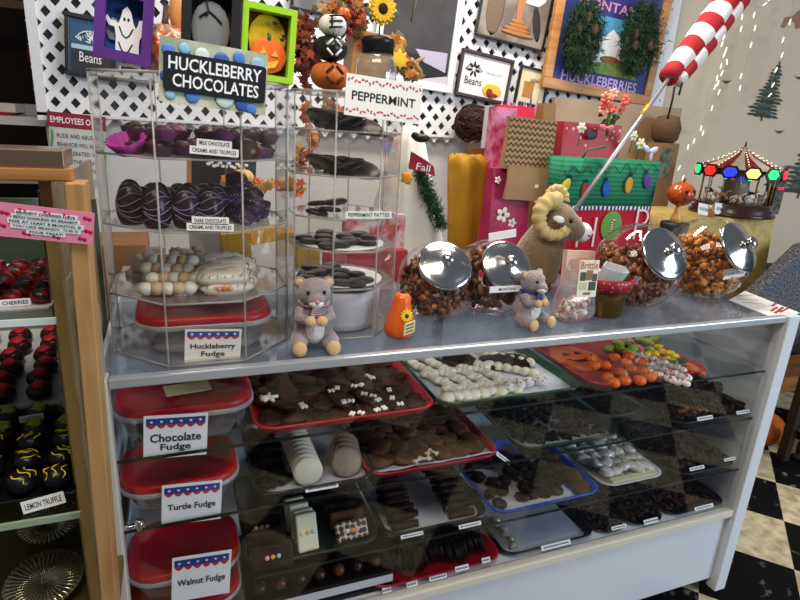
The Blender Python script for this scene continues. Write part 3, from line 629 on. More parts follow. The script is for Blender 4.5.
tub('red-lidded clear tub labelled Huckleberry Fudge standing on the counter in the acrylic tower', .048, 1.215, ZT + .006, 'Huckleberry:-.02:.8:.20|Fudge:-.25:.42:.20', (185, 328, 241, 361), wd=.27, d=.215, h=.072)
tub('red-lidded tub labelled Chocolate Fudge, topmost in the glass case', -.000, 1.178, z1 + .001, 'Chocolate:-.02:.80:.20|Fudge:-.26:.48:.20', (144, 413, 208, 455), h=.078, fudge=[(-.05, 0, .09), (.055, 0, .09)])
tub('red-lidded tub labelled Turtle Fudge on the second shelf', -.018, 1.178, z2 + .001, 'Turtle Fudge:-.08:.8:.20', (162, 481, 222, 520), h=.066, wd=.243)
tub('red-lidded tub labelled Walnut Fudge stacked on the lowest tub', -.02, 1.178, .338 + .105, 'Walnut Fudge:-.10:.82:.19', (172, 552, 231, 595), h=.072, wd=.243)
tub('lowest red-lidded tub under the walnut fudge', -.02, 1.178, .339, 'Fudge:-.1:.5:.2', (176, 640, 231, 680), h=.088, wd=.243)
tape = single('note_paper', MB().box((0, 0, 0), (.09, .05, .001)), M('cdbf8e', .7), 'beige handwritten note lying on the chocolate fudge lid', 'note', (.005, 1.165, z1 + .0885), (0, 0, .15))
# ================================================================ ACRYLIC TOWERS
def octa(ap, rot=0, n=8): 
    r = ap / math.cos(PI / n); return [(r * math.cos(2 * PI * (k + .5) / n + rot), r * math.sin(2 * PI * (k + .5) / n + rot)) for k in range(n)]
def tower(label, x, y, ap, ztop, shelves, rot=0):
    t = thing('acrylic_tower', label, 'display tower', (x, y, ZT + .001)); n = 8; po = octa(ap, rot); h = ztop - ZT
    for k in range(n):
        a, b_ = V(po[k]), V(po[(k + 1) % n]); mid = (a + b_) / 2
        d = (b_ - a).normalized(); ang = math.atan2(d.y, d.x)
        if mid.y < -ap * .2 or True:
            part('side_pane', MB().box((0, 0, h / 2), ((b_ - a).length - .004, .002, h)), ACRY, t, (mid.x, mid.y, 0), (0, 0, ang))
        part('corner_strip', MB().cyl((a.x, a.y, 0), (a.x, a.y, h), .0019, n=6), ACEDGE, t)
    for z in [ZT + .004] + shelves:
        pi_ = octa(ap - .003, rot); b = MB().prism(pi_, z - ZT - .003, z - ZT)
        for k in range(n): b.cyl((*pi_[k], z - ZT - .0015), (*pi_[(k + 1) % n], z - ZT - .0015), .0022, n=6, m=1)
        part('shelf', b, [ACRYS, ACEDGE], t)
    b = MB().prism(octa(ap, rot), h, h + .003); part('top_plate', b, [ACRY], t)
    b = MB(); po2 = octa(ap, rot)
    for k in range(n): b.cyl((*po2[k], h + .0015), (*po2[(k + 1) % n], h + .0015), .003, n=6)
    part('top_rim', b, ACEDGE, t)
    return t
T1 = (.045, 1.245); T2 = (.357, 1.262)
S1 = [1.132, 1.267, 1.395]; S2 = [1.122, 1.206, 1.276, 1.365, 1.455]
tower('large eight-sided clear acrylic tower of chocolates at the left of the counter', *T1, .172, 1.53, S1)
tower('slim clear acrylic tower of peppermint patties right of the large tower', *T2, .118, 1.527, S2)
def oct_scatter(c, ap, n, seed, ymax=9, gap=.33):
    rn = random.Random(seed); o = []
    k = 0
    while len(o) < n and k < 4000:
        k += 1; x, y = rn.uniform(-ap, ap), rn.uniform(-ap, ap)
        if math.hypot(x, y) > ap * .98 or y > ymax: continue
        if all(math.hypot(x - a, y - b) > ap * gap for a, b in o): o.append((x, y))
    return [(c[0] + x, c[1] + y) for x, y in o]
# upper shelf of tower one: creams in purple paper cups
PUR = M('7c2a6a', .6, var=.2, vs=60); MAUVE = M('6a4050', .45, var=.25, vs=50, bump=.4, bs=90)
def cup(r, h, mat, cm, mm=.8):
    b = MB(); b.lathe([(r * .72, 0), (r, h)], 40, c0=True, c1=False, amp=lambda a, z: 1 + (.06 * z / h) * math.cos(a * 18)); b.ball((0, 0, h * .75), (r * .82, r * .82, h * .75), 14, 8, m=1, fn=lambda d: 1 + .05 * math.sin(6 * math.atan2(d[1], d[0]) + 5 * d[2]))
    return b.mesh('cream_chocolate', [mat, cm])
cm_ = [cup(.026, .022, M('8a3f78', .5), MAUVE), cup(.024, .020, M('5d3350', .5), M('4a2c34', .4, bump=.4)), cup(.025, .021, M('6a4058', .5), M('33201e', .35))]
for i, (x, y) in enumerate(oct_scatter(T1, .145, 34, 3, 9, .25)):
    for q in range(2 if i % 3 else 1):
        put('cream_chocolate', cm_[(i + q) % 3], 'purple cupped cream chocolate on the top shelf of the large tower', 'chocolate', 'creams on the top shelf of the large tower', (x + q * .006, y, S1[2] + .001 + q * .026), (.1 * math.sin(i), .12 * math.cos(i), i), .84)
pc = MB(); pc.lathe([(.02, 0), (.034, .026)], 48, c0=True, c1=False, amp=lambda a, z: 1 + .08 * (z / .026) * math.cos(a * 18))
single('paper_cup', pc, M('b03a9a', .5, var=.15), 'bright magenta paper cup at the left of the top shelf', 'paper cup', (T1[0] - .115, T1[1] - .085, S1[2] + .003), (.35, -.2, 0)).modifiers.new('t', 'SOLIDIFY').thickness = .0008
put('truffle', blob('truffle', .026, .024, .024, M('4f3226', .3), 3, .1), 'round milk chocolate truffle at the right of the top shelf', 'truffle', None, (T1[0] + .085, T1[1] - .130, S1[2] + .001))
# middle shelf: drizzled dark mounds + spotted purple cups
def mound(seed):
    b = MB(); b.ball((0, 0, .030), (.026, .026, .046), 18, 12, fn=lambda d: 1 + .03 * noise.noise(V(d) * 3 + V((seed, 0, 0)))); rn = random.Random(seed)
    b.v = [(x, y, max(z, 0)) for x, y, z in b.v]
    for k in range(6):
        zc_ = .012 + k * .010; rr = .026 * math.sqrt(max(.05, 1 - ((zc_ - .03) / .046) ** 2)) + .0008; ph = rn.uniform(-.5, .5)
        b.tube([(rr * math.cos(a) * 1.0, rr * math.sin(a), zc_ + .007 * math.sin(a * 2 + ph + k)) for a in (R(200 + ph * 20) + R(140) * i / 10 for i in range(11))], .0009, 4, m=1)
    return b.mesh('drizzled_mound', [M('221318', .3, var=.2, vs=50), M('8a78a0', .5)])
md = [mound(k) for k in range(3)]
for i, (px, y) in enumerate([(128, 1.10), (154, 1.095), (186, 1.10), (210, 1.10), (132, 1.16), (160, 1.16), (190, 1.16), (216, 1.17), (168, 1.22), (196, 1.23), (145, 1.22), (205, 1.29), (180, 1.29), (155, 1.29)]):
    yy = y + .02 + (.04 if px < 140 else 0); x = P(px, 215, yy).x
    if math.hypot(x - T1[0], yy - T1[1]) > .145:
        k_ = .145 / math.hypot(x - T1[0], yy - T1[1]); x = T1[0] + (x - T1[0]) * k_; yy = T1[1] + (yy - T1[1]) * k_
    put('drizzled_mound', md[i % 3], 'tall dark chocolate mound with lilac drizzle on the middle shelf of the large tower', 'chocolate', 'drizzled mounds of the large tower', (x, yy, S1[1] + .001), (0, 0, .3 * math.sin(i)), (1, 1, 1 if i < 8 else .8))
sc_ = cup(.027, .026, dots('3a1c52', 'c9b8d8', 230, .30), M('2c1826', .35, bump=.4))
for i, (dx, dy, dz) in enumerate([(.075, -.09, 0), (.10, -.045, 0), (.125, 0, 0), (.065, -.03, 0), (.09, .02, 0), (.11, .06, 0), (.05, .03, 0), (.07, .08, 0), (.03, .09, 0), (.10, -.02, .03), (.08, .02, .03), (.06, -.05, .03), (.085, .05, .034), (.075, 0, .055)]):
    put('spotted_cup_truffle', sc_, 'dark truffle in a purple spotted paper cup on the middle shelf of the large tower', 'truffle', 'spotted cups of the large tower', (T1[0] + dx, T1[1] + dy, S1[1] + .002 + dz), (.3 * math.sin(i * 2), .3 * math.cos(i), i), 1)
# lower shelf: wrapped nut rolls and white wrapped slabs
LOW = S1[0]
WRP = M('dcd6c4', .22, coat=.5, var=.08, vs=60, bump=.8, bs=50)
for i in range(4):
    b = MB(); rn = random.Random(i)
    for k in range(5): b.ball(((k - 2) * .0195, rn.uniform(-.003, .003), .014), (.0155, .016, .013), 9, 6, m=k % 2)
    me = b.mesh('nut_roll', [WRP, M(['c4ab88', 'c9a878'][i % 2], .4)])
    put('nut_roll', me, 'clear wrapped roll of cream and tan nut candy in the large tower', 'candy', 'wrapped nut rolls of the large tower', (T1[0] - .065 + .012 * (i % 2), T1[1] - .115 + i * .035, LOW + .002 + .010 * (i > 0) * i), (0, 0, R(-4 - i * 6)))
mm_ = [blob('marshmallow_candy', .018, .016, .014, M('b7a894', .35, var=.25, vs=50), k, .5) for k in range(4)]
for i, (x, y) in enumerate(oct_scatter((T1[0] - .05, T1[1] + .06), .085, 15, 5)):
    for q in range(2): put('marshmallow_candy', mm_[i % 4], 'beige nut candy heaped at the back of the lower tower shelf', 'candy', 'beige candy heap of the large tower', (x, y, LOW + .002 + q * .024), (q, i, i), 1.1)
def wslab(seed):
    b = MB(); b.ball((0, 0, .008), (.062, .030, .010), 18, 8, fn=lambda d: (max(abs(d[0]), abs(d[1])) ** -.6 if max(abs(d[0]), abs(d[1])) > .3 else 1.6) * nz(d, 3, .12, seed) * .85)
    rn = random.Random(seed)
    for k in range(7):
        x = -.045 + k * .015; b.tube([(x, -.026, .017), (x + .010, 0, .0195), (x + .006, .024, .016)], .0009, 4, m=1)
    return b.mesh('drizzled_candy', [M('dfd9c4', .3, coat=.4, var=.05, vs=30), M('6a5340', .5)])
ws = [wslab(k) for k in range(3)]
for i in range(9): put('drizzled_candy', ws[i % 3], 'cream candy slab with thin brown drizzle on the lower shelf of the large tower', 'candy', 'cream slabs of the large tower', (T1[0] + .045 + .012 * math.sin(i * 2), T1[1] - .10 + (i % 5) * .032, LOW + .003 + (i // 5) * .020 + .004 * (i % 5) * .8), (.1, 0, R(8 + 6 * math.sin(i))), 1)
for k, cc in enumerate(('e0a08c', 'd8902c', 'e0a08c')): put('sugar_flower', MB().lathe([(0, 0), (.005, 0), (.006, .002), (.002, .004), (0, .004)], 10, amp=lambda a, z: 1 + .2 * math.cos(5 * a)).mesh('sugar_flower', M(cc, .5)), ['left pink', 'middle orange', 'right pink'][k] + ' sugar flower on the front cream slab of the tower', 'sugar flower', None, (T1[0] + .028 + k * .010, T1[1] - .128, LOW + .015), (R(80), 0, 0))
# tower name cards
def tcard(label, x0, y0, x1, y1, y, lines, rz=0, **k):
    c, w_, h_ = rectY(x0, y0, x1, y1, y); return card('name_card', label, 'card', c, w_, h_, (0, R(rz), 0), PAPER, lines, .0014, **k)
yf1 = T1[1] - .172 - .004
tcard('white card reading MILK CHOCOLATE on the top shelf edge of the large tower', 197, 140, 232, 147.5, yf1, [('MILK CHOCOLATE', 0, 0, .86, .55)], 3)
tcard('white card reading CREAMS AND TRUFFLES below the MILK CHOCOLATE card', 190, 147.5, 239, 155.5, yf1, [('CREAMS AND TRUFFLES', 0, 0, .9, .52)], 3)
tcard('white card reading DARK CHOCOLATE on the middle shelf of the large tower', 192, 217, 229, 224.5, yf1, [('DARK CHOCOLATE', 0, 0, .86, .55)], 2)
tcard('white card reading CREAMS AND TRUFFLES below the DARK CHOCOLATE card', 187, 223.5, 234, 231, yf1, [('CREAMS AND TRUFFLES', 0, 0, .9, .52)], 2)
yf2 = T2[1] - .118 - .004
tcard('white card reading PEPPERMINT PATTIES on the slim tower', 346, 211.5, 392, 218.5, yf2, [('PEPPERMINT PATTIES', 0, 0, .9, .6)])
# slim tower patties
pat = MB().lathe([(0, 0), (.024, 0), (.028, .003), (.028, .007), (.023, .011), (.01, .012), (0, .011)], 20).mesh('peppermint_patty', M('221a18', .35, var=.2, vs=60))
big = MB().lathe([(0, 0), (.040, 0), (.046, .003), (.046, .006), (.040, .010), (0, .009)], 26, amp=lambda a, z: 1 + .03 * math.cos(7 * a)).mesh('large_patty', M('2a1d1a', .4, var=.25, vs=50, bump=.3))
for lv, zz in ((4, S2[4]), (3, S2[3])):
    for i in range(9): put('large_patty', big, ['large dark patty stacked on the %s shelf of the slim tower' % ('top' if lv == 4 else 'second')][0], 'patty', 'large patties on the %s shelf' % ('top' if lv == 4 else 'second'), (T2[0] - .055 + .0135 * i, T2[1] - .055 + .02 * (i % 3), zz + .003 + .003 * (8 - i) * .7), (R(-12), R(18), i * .7), .95)
for i, (dx, dy) in enumerate([(-.07, -.05), (-.045, -.065), (-.06, -.03), (-.03, -.06)]): put('peppermint_patty', pat, 'small dark patty at the left of the third shelf of the slim tower', 'patty', 'patties of the third shelf of the slim tower', (T2[0] + dx, T2[1] + dy, S2[2] + .002 + .008 * i), (0, .15, i), .9)
for lv, nm, seed in ((1, 'fourth', 4), (0, 'lowest', 9)):
    for i, (x, y) in enumerate(oct_scatter(T2, .092, 13, seed)): put('peppermint_patty', pat, 'small round peppermint patty on the %s shelf of the slim tower' % nm, 'patty', 'patties of the %s shelf of the slim tower' % nm, (x, y, S2[lv] + .002), (.06, 0, i), .82)
    single('round_doily', MB().lathe([(0, 0), (.10, 0), (.10, .0012), (0, .0012)], 32), PAPER, 'round white paper under the patties of the %s shelf' % nm, 'paper', (*T2, S2[lv] + .0004))
tub_ = single('plastic_bowl', MB().lathe([(.075, 0), (.088, .004), (.09, .02), (.094, .05), (.098, .094), (.094, .096), (.085, .02), (.07, .006)], 32, c1=False), M('bdbdc4', .35), 'grey-white plastic bowl at the bottom of the slim tower', 'bowl', (*T2, ZT + .006))
# signs on the towers
c, w_, h_ = rectY(161, 45, 268, 109, 1.045)
sg = thing('hanging_sign', 'HUCKLEBERRY CHOCOLATES sign with berry picture leaning on the large tower', 'sign', c, (R(-4), R(4.2), 0))
part('sign_board', MB().box((0, 0, 0), (w_, .003, h_)), M('8fa08a', .5, hex2='c7c9b4', vs=14), sg)
b = MB()
for i, (x, z, r) in enumerate([(-.42, .30, .10), (-.28, .36, .09), (-.12, .30, .12), (.06, .27, .13), (.22, .36, .10), (.40, .30, .12), (-.35, -.05, .1), (-.44, -.1, .09), (-.2, -.36, .11), (-.40, -.38, .08), (.10, -.33, .15), (.27, -.37, .12), (.36, -.42, .09)]):
    b.ball((x * w_, -.003, z * h_), (r * h_, .002, r * h_), 14, 6, m=i % 4)
part('berry_picture', b, [M('4f7fd0', .4), M('8fb8d8', .4), M('c8dad8', .4), M('3a5aa8', .4)], sg, kind='stuff')
def rpoly(w, h, r, cx=0, cz=0): return [(x, y) for x, y, z in rrect(w, h, r, 0, 4, cx, cz)][::-1]
part('black_panel', MB().plate(rpoly(w_ * .95, h_ * .60, .006, w_ * .012, -h_ * .02), -.0068, -.0052), M('1b1d24', .4), sg)
txt(sg, 'HUCKLEBERRY', w_ * .86, h_ * .205, w_ * .012, h_ * .115, -.0075, WHITE, bold=.016); txt(sg, 'CHOCOLATES', w_ * .80, h_ * .205, w_ * .02, -h_ * .145, -.0075, WHITE, bold=.016)
c, w_, h_ = rectY(346, 79, 422, 120, 1.10)
sg = thing('hanging_sign', 'white PEPPERMINT sign with red sprig border leaning on the slim tower', 'sign', c, (R(-4), R(3.4), 0))
part('sign_board', MB().box((0, 0, 0), (w_, .003, h_)), PAPER, sg)
txt(sg, 'PEPPERMINT', w_ * .84, h_ * .22, 0, 0, -.0022, INK, bold=.014)
b = MB(); rn = random.Random(5)
for i in range(22):
    for sz in (1, -1):
        x = (-.47 + i * .0447) * w_; z = sz * h_ * (.36 + .04 * math.sin(i * 1.8)); a = rn.uniform(0, 3.1)
        for q in (-.6, 0, .6): b.box((x, -.0018, z), (.006, .0006, .0012), (0, a + q, 0))
part('sprig_pattern', b, M('c4324e', .6), sg, kind='stuff')
# ================================================================ THINGS ON TOP OF THE TOWERS
def shadow_box(label, x0, y0, x1, y1, y, roll, fm, bm, dp=.035, bd=.022, art=None):
    c, w_, h_ = rectY(x0, y0, x1, y1, y); t = thing('shadow_box_frame', label, 'picture frame', c, (0, R(roll), 0))
    b = MB()
    b.bx(-w_ / 2, -dp / 2, -h_ / 2, w_ / 2, dp / 2, -h_ / 2 + bd).bx(-w_ / 2, -dp / 2, h_ / 2 - bd, w_ / 2, dp / 2, h_ / 2).bx(-w_ / 2, -dp / 2, -h_ / 2 + bd, -w_ / 2 + bd, dp / 2, h_ / 2 - bd).bx(w_ / 2 - bd, -dp / 2, -h_ / 2 + bd, w_ / 2, dp / 2, h_ / 2 - bd)
    part('frame', b, fm, t); part('backdrop', MB().bx(-w_ / 2 + bd, dp / 2 - .006, -h_ / 2 + bd, w_ / 2 - bd, dp / 2 - .001, h_ / 2 - bd), bm, t)
    if art: art(t, w_, h_, dp)
    return t
def ghost_art(t, w_, h_, dp):
    pts = [(-.10, -.40), (-.17, -.2), (-.17, 0), (-.2, .12), (-.30, .13), (-.36, .22), (-.33, .26), (-.27, .2), (-.2, .2), (-.14, .17), (-.1, .25), (-.07, .36), (0, .42), (.07, .36), (.12, .22), (.17, .14), (.2, .2), (.22, .27), (.31, .28), (.35, .22), (.30, .1), (.24, 0), (.24, -.15), (.30, -.40), (.12, -.38)]
    part('ghost', MB().plate([(x * w_ + .003, z * h_ - .02) for x, z in pts][::-1], -.003, .0), M('e9e9ec', .5), t)
    b = MB()
    for x, z, r in ((-.035, .245, .016), (.035, .245, .016)): b.ball((x * w_ + .003, -.0035, z * h_ - .02), (r * w_ * 1.4, .001, r * h_ * 1.6), 8, 4)
    for z in (.16, -.05, -.18): b.tube([((x * w_ + .003), -.0036, z * h_ - .02 - .02 * (1 - (x / .13) ** 2)) for x in (-.12, -.06, 0, .06, .12)], .0012, 4)
    part('face_marks', b, INK, t); part('moon', MB().ball((-.2 * w_, dp / 2 - .01, -.08 * h_), (.012, .001, .02), 10, 5), M('8a94a8'), t)
shadow_box('purple box frame with white ghost standing on the left of the large tower', 96, -12, 153, 63, 1.21, 7, M('5a2c86', .5), M('1e4f8f', .6, var=.45, vs=12, bump=.2), art=ghost_art, bd=.017)
def skull_art(t, w_, h_, dp):
    part('skull', MB().ball((0, 0, -.1 * h_), (.34 * w_, .004, .36 * h_), 24, 8), M('77787a', .7, var=.1), t)
    b = MB()
    for pts in ([(-.1, .2), (-.05, .05), (-.2, -.05)], [(-.05, .05), (.06, .0), (.18, -.08)], [(-.05, .05), (-.09, -.02)]): b.tube([(x * w_, -.005, z * h_ + .01) for x, z in pts], .0018, 4)
    part('crack', b, INK, t)
    b = MB()
    for k in range(3): b.tube([(.38 * w_ + .003 * k + .004 * math.sin(j + k), -.003, h_ * (.4 - .12 * j)) for j in range(6)], .0022, 4)
    part('red_drip', b, M('b01c20', .4), t)
shadow_box('black box frame with grey cracked skull on the top of the large tower', 182, -18, 240, 62, 1.16, 4, M('17181a', .5), M('0c0c10', .7), art=skull_art, bd=.016)
def jack_art(t, w_, h_, dp):
    part('moon', MB().ball((0, dp / 2 - .008, .08 * h_), (.36 * w_, .001, .34 * h_), 28, 6), M('f2c21a', .6, var=.1, vs=15), t)
    part('painted_pumpkin', MB().ball((.02 * w_, -.001, -.15 * h_), (.36 * w_, .004, .25 * h_), 30, 8, fn=lambda d: 1 - .04 * abs(math.sin(4 * math.atan2(d[2], d[0])))), M('e8691c', .5, var=.15, vs=20), t)
    b = MB()
    for x, z in ((-.08, -.1), (.14, -.12)): b.plate([((x - .07) * w_, (z - .03) * h_), ((x + .07) * w_, (z - .03) * h_), (x * w_, (z + .05) * h_)][::-1], -.007, -.0055)
    b.plate([(-.2 * w_, -.2 * h_), (0, -.24 * h_), (.22 * w_, -.2 * h_), (.16 * w_, -.3 * h_), (0, -.33 * h_), (-.14 * w_, -.3 * h_)][::1], -.007, -.0055)
    part('face_marks', b, M('f6b83a', .5), t); part('stem', MB().tube([(.02 * w_, -.001, .06 * h_), (.03 * w_, -.001, .12 * h_), (0, -.001, .16 * h_)], .004, 6), M('4a7a30'), t)
    b = MB()
    for x, z in ((.12, .3), (.3, .15), (.27, .1)): b.plate([(x * w_ - .007, z * h_ + .003), (x * w_ - .003, z * h_ + .001), (x * w_, z * h_ + .003), (x * w_ + .003, z * h_ + .001), (x * w_ + .007, z * h_ + .003), (x * w_ + .002, z * h_ - .004), (x * w_ - .002, z * h_ - .004)][::-1], -.002, -.001)
    part('bat', b, INK, t)
shadow_box('lime green box frame with jack-o-lantern and yellow moon on the right of the large tower', 241, 7, 294, 82, 1.17, 4, M('a4d62c', .5), M('5a1410', .6, hex2='3a0c0c'), art=jack_art, bd=.011)
# sparkly pumpkin between purple and black frames
def pumpkin(name, label, c, r, sq, mat, nr=10, stemmat=None, sl=.35, cat='pumpkin', **k):
    t = thing(name, label, cat, c); b = MB(); b.ball((0, 0, r * sq), (r, r, r * sq), 40, 14, fn=lambda d: (1 - .09 * abs(math.sin(math.atan2(d[1], d[0]) * nr / 2)) + .03) * (1 - .12 * max(0, abs(d[2]) - .75) * 4 * .6)); part('body', b, mat, t)
    if stemmat: part('stem', MB().tube([(0, 0, r * sq * 1.72), (r * .04, 0, r * sq * 2.0), (r * .16, 0, r * sq * 2.0 + r * sl)], [r * .2, r * .11, r * .13], 8), stemmat, t)
    return t
c = P(166, 62, 1.26)
pumpkin('glitter_pumpkin', 'sparkly orange pumpkin ornament between the purple and the black frames', (c.x, c.y, 1.533), m_of(27, c), .95, M('c9562e', .3, .3, hex2='e8d0b0', vs=50, bump=.6, bs=120), 10, M('5a3420', .5), .6)
single('autumn_gourd', MB().ball((0, 0, 0), (.02, .018, .045), 14, 9), M('e09a58', .6), 'tan wooden ornament behind the sparkly pumpkin', 'ornament', P(180, 14, 1.30))
# stacked mini pumpkins on slim tower
cs = P(330, 89, 1.19)
def ring_art(t, r, sq, mat, y0):
    b = MB(); 
    for k in range(4):
        a0, a1 = PI / 2 * k + .2, PI / 2 * (k + 1) - .2; q = r * .44
        p = [(q * math.cos(a), 0, q * math.sin(a)) for a in (a0, a1)]; b.tube([(x, -math.sqrt(max(0, r * r - x * x - z * z * .9)) * .98 - .001, z + r * sq) for x, _, z in p], r * .07, 5)
    part('painted_ring', b, mat, t)
r1 = m_of(19.5, cs); z_ = 1.531
t = pumpkin('mini_pumpkin', 'orange mini pumpkin with brown twig ring, lowest of the three stacked', (cs.x, cs.y, z_), r1, .72, M('c8662a', .5, var=.15), 12); ring_art(t, r1, .72, M('4a2414', .7), 0)
z_ += r1 * 1.36; r2 = r1 * .86
t = pumpkin('mini_pumpkin', 'black mini pumpkin with white bone ring, middle of the three stacked', (cs.x - .001, cs.y, z_), r2, .74, M('1a1a1c', .35), 12); ring_art(t, r2, .74, WHITE, 0)
z_ += r2 * 1.36; r3 = r2 * .80
t = pumpkin('mini_pumpkin', 'white mini pumpkin with black strokes, topmost of the three stacked', (cs.x + .003, cs.y, z_), r3, .78, M('eeeae4', .5), 12)
b = MB()
for zz in (.5, .9, 1.25): b.tube([(-r3 * .5, -r3 * .9, zz * r3), (0, -r3 * 1.02, zz * r3 + .002), (r3 * .5, -r3 * .88, zz * r3 + .004)], r3 * .07, 5)
b.tube([(-r3 * .3, -r3 * .95, r3 * .5), (-r3 * .32, -r3 * .95, r3 * 1.25)], r3 * .07, 5); part('painted_stroke', b, INK, t)
# mason jar with sunflower
cj = P(376, 84, 1.235); rj = m_of(20, cj)
t = thing('mason_jar', 'clear mason jar with black lid standing on the slim tower', 'jar', (cj.x, cj.y, 1.531))
part('glass_body', MB().lathe([(rj * .85, 0), (rj * .98, .006), (rj, .012), (rj, .06), (rj * .9, .072), (rj * .72, .080), (rj * .72, .09)], 28, c1=False), thin_glass('mason_glass', (.86, .87, .84), 2.2, .12, (.75, .76, .72)), t)
part('lid', MB().lathe([(rj * .80, .084), (rj * .80, .100), (rj * .83, .101), (rj * .83, .112), (rj * .78, .115), (0, .115)], 28), M('17181a', .35), t)
sf = thing('sunflower_stem', 'yellow artificial sunflower with green leaves rising from the mason jar', 'flower', (cj.x + .002, cj.y, 1.646))
part('stem', MB().cyl((0, 0, -.0), (.002, 0, .085), .0018, n=6), M('3a5a34'), sf)
cc_ = P(381, 9, cj.y); hz = cc_.z - 1.646
b = MB()
for ring in range(2):
    for k in range(16):
        a = 2 * PI * k / 16 + ring * .2; l = .030 if ring == 0 else .025
        b.ball((math.cos(a) * l * .62, -.003 - ring * .003, math.sin(a) * l * .62), (l * .5, .0015, .0055), 8, 4, rot=(0, -a, 0))
part('petals', b, M('f0bd22', .6, var=.15, vs=60), sf, (.004, 0, hz)); part('flower_centre', MB().ball((0, -.008, 0), (.0105, .005, .0105), 14, 6), M('2a1a10', .8, bump=.8, bs=200), sf, (.004, 0, hz))
b = MB()
for x, z, a, s in ((-.018, .045, .4, 1), (.016, .042, -.3, 1), (.0, .052, 1.3, .7), (.03, .048, -.2, .8)): b.ball((x, -.002, z), (.016 * s, .002, .010 * s), 10, 5, rot=(0, a, 0))
part('leaf', b, M('2f6b58', .6), sf, kind='stuff')
# ================================================================ TILTED COOKIE JARS
def cookie_jar(label, px, py, rpx, y, lx, ly, content, lid_s=.70, knob=1, zb=ZT):
    c = P(px, py, y); Rr = m_of(rpx, c); c.z = zb + Rr * .86 + .001
    c = V((c.x, y, c.z)); pr = dep(c)
    # axis from pixel offset of the lid
    off = m_of(1, c); ax = camdir(lx * off / Rr / .95, ly * off / Rr / .95)
    T = ax.to_track_quat('Z', 'Y').to_matrix().to_4x4()
    t = thing('cookie_jar', label, 'jar', (c.x, c.y, zb + .001)); zc_ = c.z - zb - .001
    T = Matrix.Translation((0, 0, zc_)) @ T
    def body(rs, flo, top=True):
        b = MB(); prof = [(Rr * rs * math.sin(a), -Rr * rs * math.cos(a)) for a in (R(10 + 125 * k / 14) for k in range(15))]
        if top: prof += [(Rr * lid_s * .92, Rr * .80), (Rr * lid_s * .92, Rr * .86)]
        b.lathe([(0, -Rr * rs)] + prof, 32, T=T, c0=False, c1=False)
        b.v = [(x, y_, max(z, flo)) for x, y_, z in b.v]; return b
    part('glass_body', body(1, 0), JARG, t)
    b = MB(); q = Rr * lid_s
    b.lathe([(q * .94, Rr * .80), (q * .98, Rr * .82), (q, Rr * .85), (q * .96, Rr * .89), (q * .88, Rr * .90), (q * .77, Rr * .94), (q * .5, Rr * 1.0), (Rr * .15, Rr * 1.03), (Rr * .13, Rr * 1.04)], 36, T=T, c0=False, c1=True)
    part('lid', b, CHROME, t)
    b = MB(); b.lathe([(Rr * .05, Rr * 1.03), (Rr * .045, Rr * 1.08), (Rr * .12, Rr * 1.12), (Rr * .15, Rr * 1.18), (Rr * .10, Rr * 1.24), (0, Rr * 1.25)], 18, T=T); part('knob', b, CHROME, t)
    # contents
    rn = random.Random(int(px)); mb = MB(); lim = Rr * .90
    n_ = 0; k = 0
    while n_ < content['n'] and k < 9000:
        k += 1; p = V((rn.uniform(-1, 1), rn.uniform(-1, 1), rn.uniform(-1, 1))) * lim
        s = Rr * content['s'] * rn.uniform(.7, 1.25)
        if p.length > lim - s * .5 or p.length < lim * .62 or p.z + zc_ < s * .7 or p.z > Rr * content.get('fill', .5) or p.dot(ax) > Rr * .62: continue
        n_ += 1; fl = content.get('flat', 1)
        mb.ball((p.x, p.y, p.z + zc_), (s, s * rn.uniform(.6, 1), s * fl), 8, 5, m=rn.randrange(len(content['m'])), rot=(rn.uniform(0, 6), rn.uniform(0, 6), 0), fn=(lambda d, q=n_: nz(d, 2.5, content.get('amp', .5), q)))
    single('jar_candy', mb, content['m'], content['label'], 'candy', (c.x, c.y, zb + .001), kind='stuff')
    return t, c, Rr, ax
CARA = [M('7c4020', .3, var=.3, vs=60, coat=.2), M('54260f', .3, coat=.2), M('a06a38', .35, coat=.2)]
cookie_jar('tilted glass jar of caramel nuts, the leftmost jar, beside the pumpkin-shaped bottle', 436, 275, 39.5, 1.275, 8, 17, lid_s=.69, content=dict(n=620, s=.078, m=CARA, fill=.55, label='caramel coated nut clusters filling the leftmost jar'))
PEC = [M('5e3216', .35, var=.3, vs=60, coat=.2), M('381a0c', .3, coat=.2), M('8a5c30', .3, var=.2)]
t_, c_, r_, a_ = cookie_jar('tilted glass jar of chocolate caramels behind the small plush with blue scarf', 492, 269, 39, 1.285, 11, 11, lid_s=.66, content=dict(n=170, s=.17, m=PEC, fill=.75, flat=.5, amp=.4, label='wrapped brown caramel pieces filling the second jar'))
PEA = [M('7a4c2c', .35, var=.3, vs=60, coat=.2), M('8f5f3a', .35, var=.3), M('6b2f1c', .35)]
cookie_jar('tilted glass jar of nut brittle behind the gold bucket', 637, 265, 43, 1.265, 14, 11, lid_s=.62, content=dict(n=480, s=.095, m=PEA, fill=.35, flat=.5, label='broken nut brittle filling the jar behind the gold bucket'))
GLD = [M('b8722a', .35, var=.3, vs=60, coat=.2), M('d09040', .35, var=.3), M('8a4a1c', .35)]
cookie_jar('tilted glass jar of golden caramel corn, the rightmost jar on the counter', 705, 259, 41, 1.305, 18, 10, lid_s=.62, content=dict(n=600, s=.082, m=GLD, fill=.55, amp=.8, label='golden caramel corn filling the rightmost jar'))
tcard('white card on the front of the second jar', 490, 286, 525, 292, 1.16, [('MONTANA', 0, 0, .5, .5)], 0)
tcard('white card taped over the lid top of the second jar', 489, 231, 516, 239, 1.185, [], -8)
def scrib(o, w_, h_):
    b = MB()
    for k in range(9): b.box((-w_ * .38 + k * w_ * .095, -.0011, 0), (w_ * .06, .0005, h_ * .3))
    part('printed_line', b, M('77777c'), o)
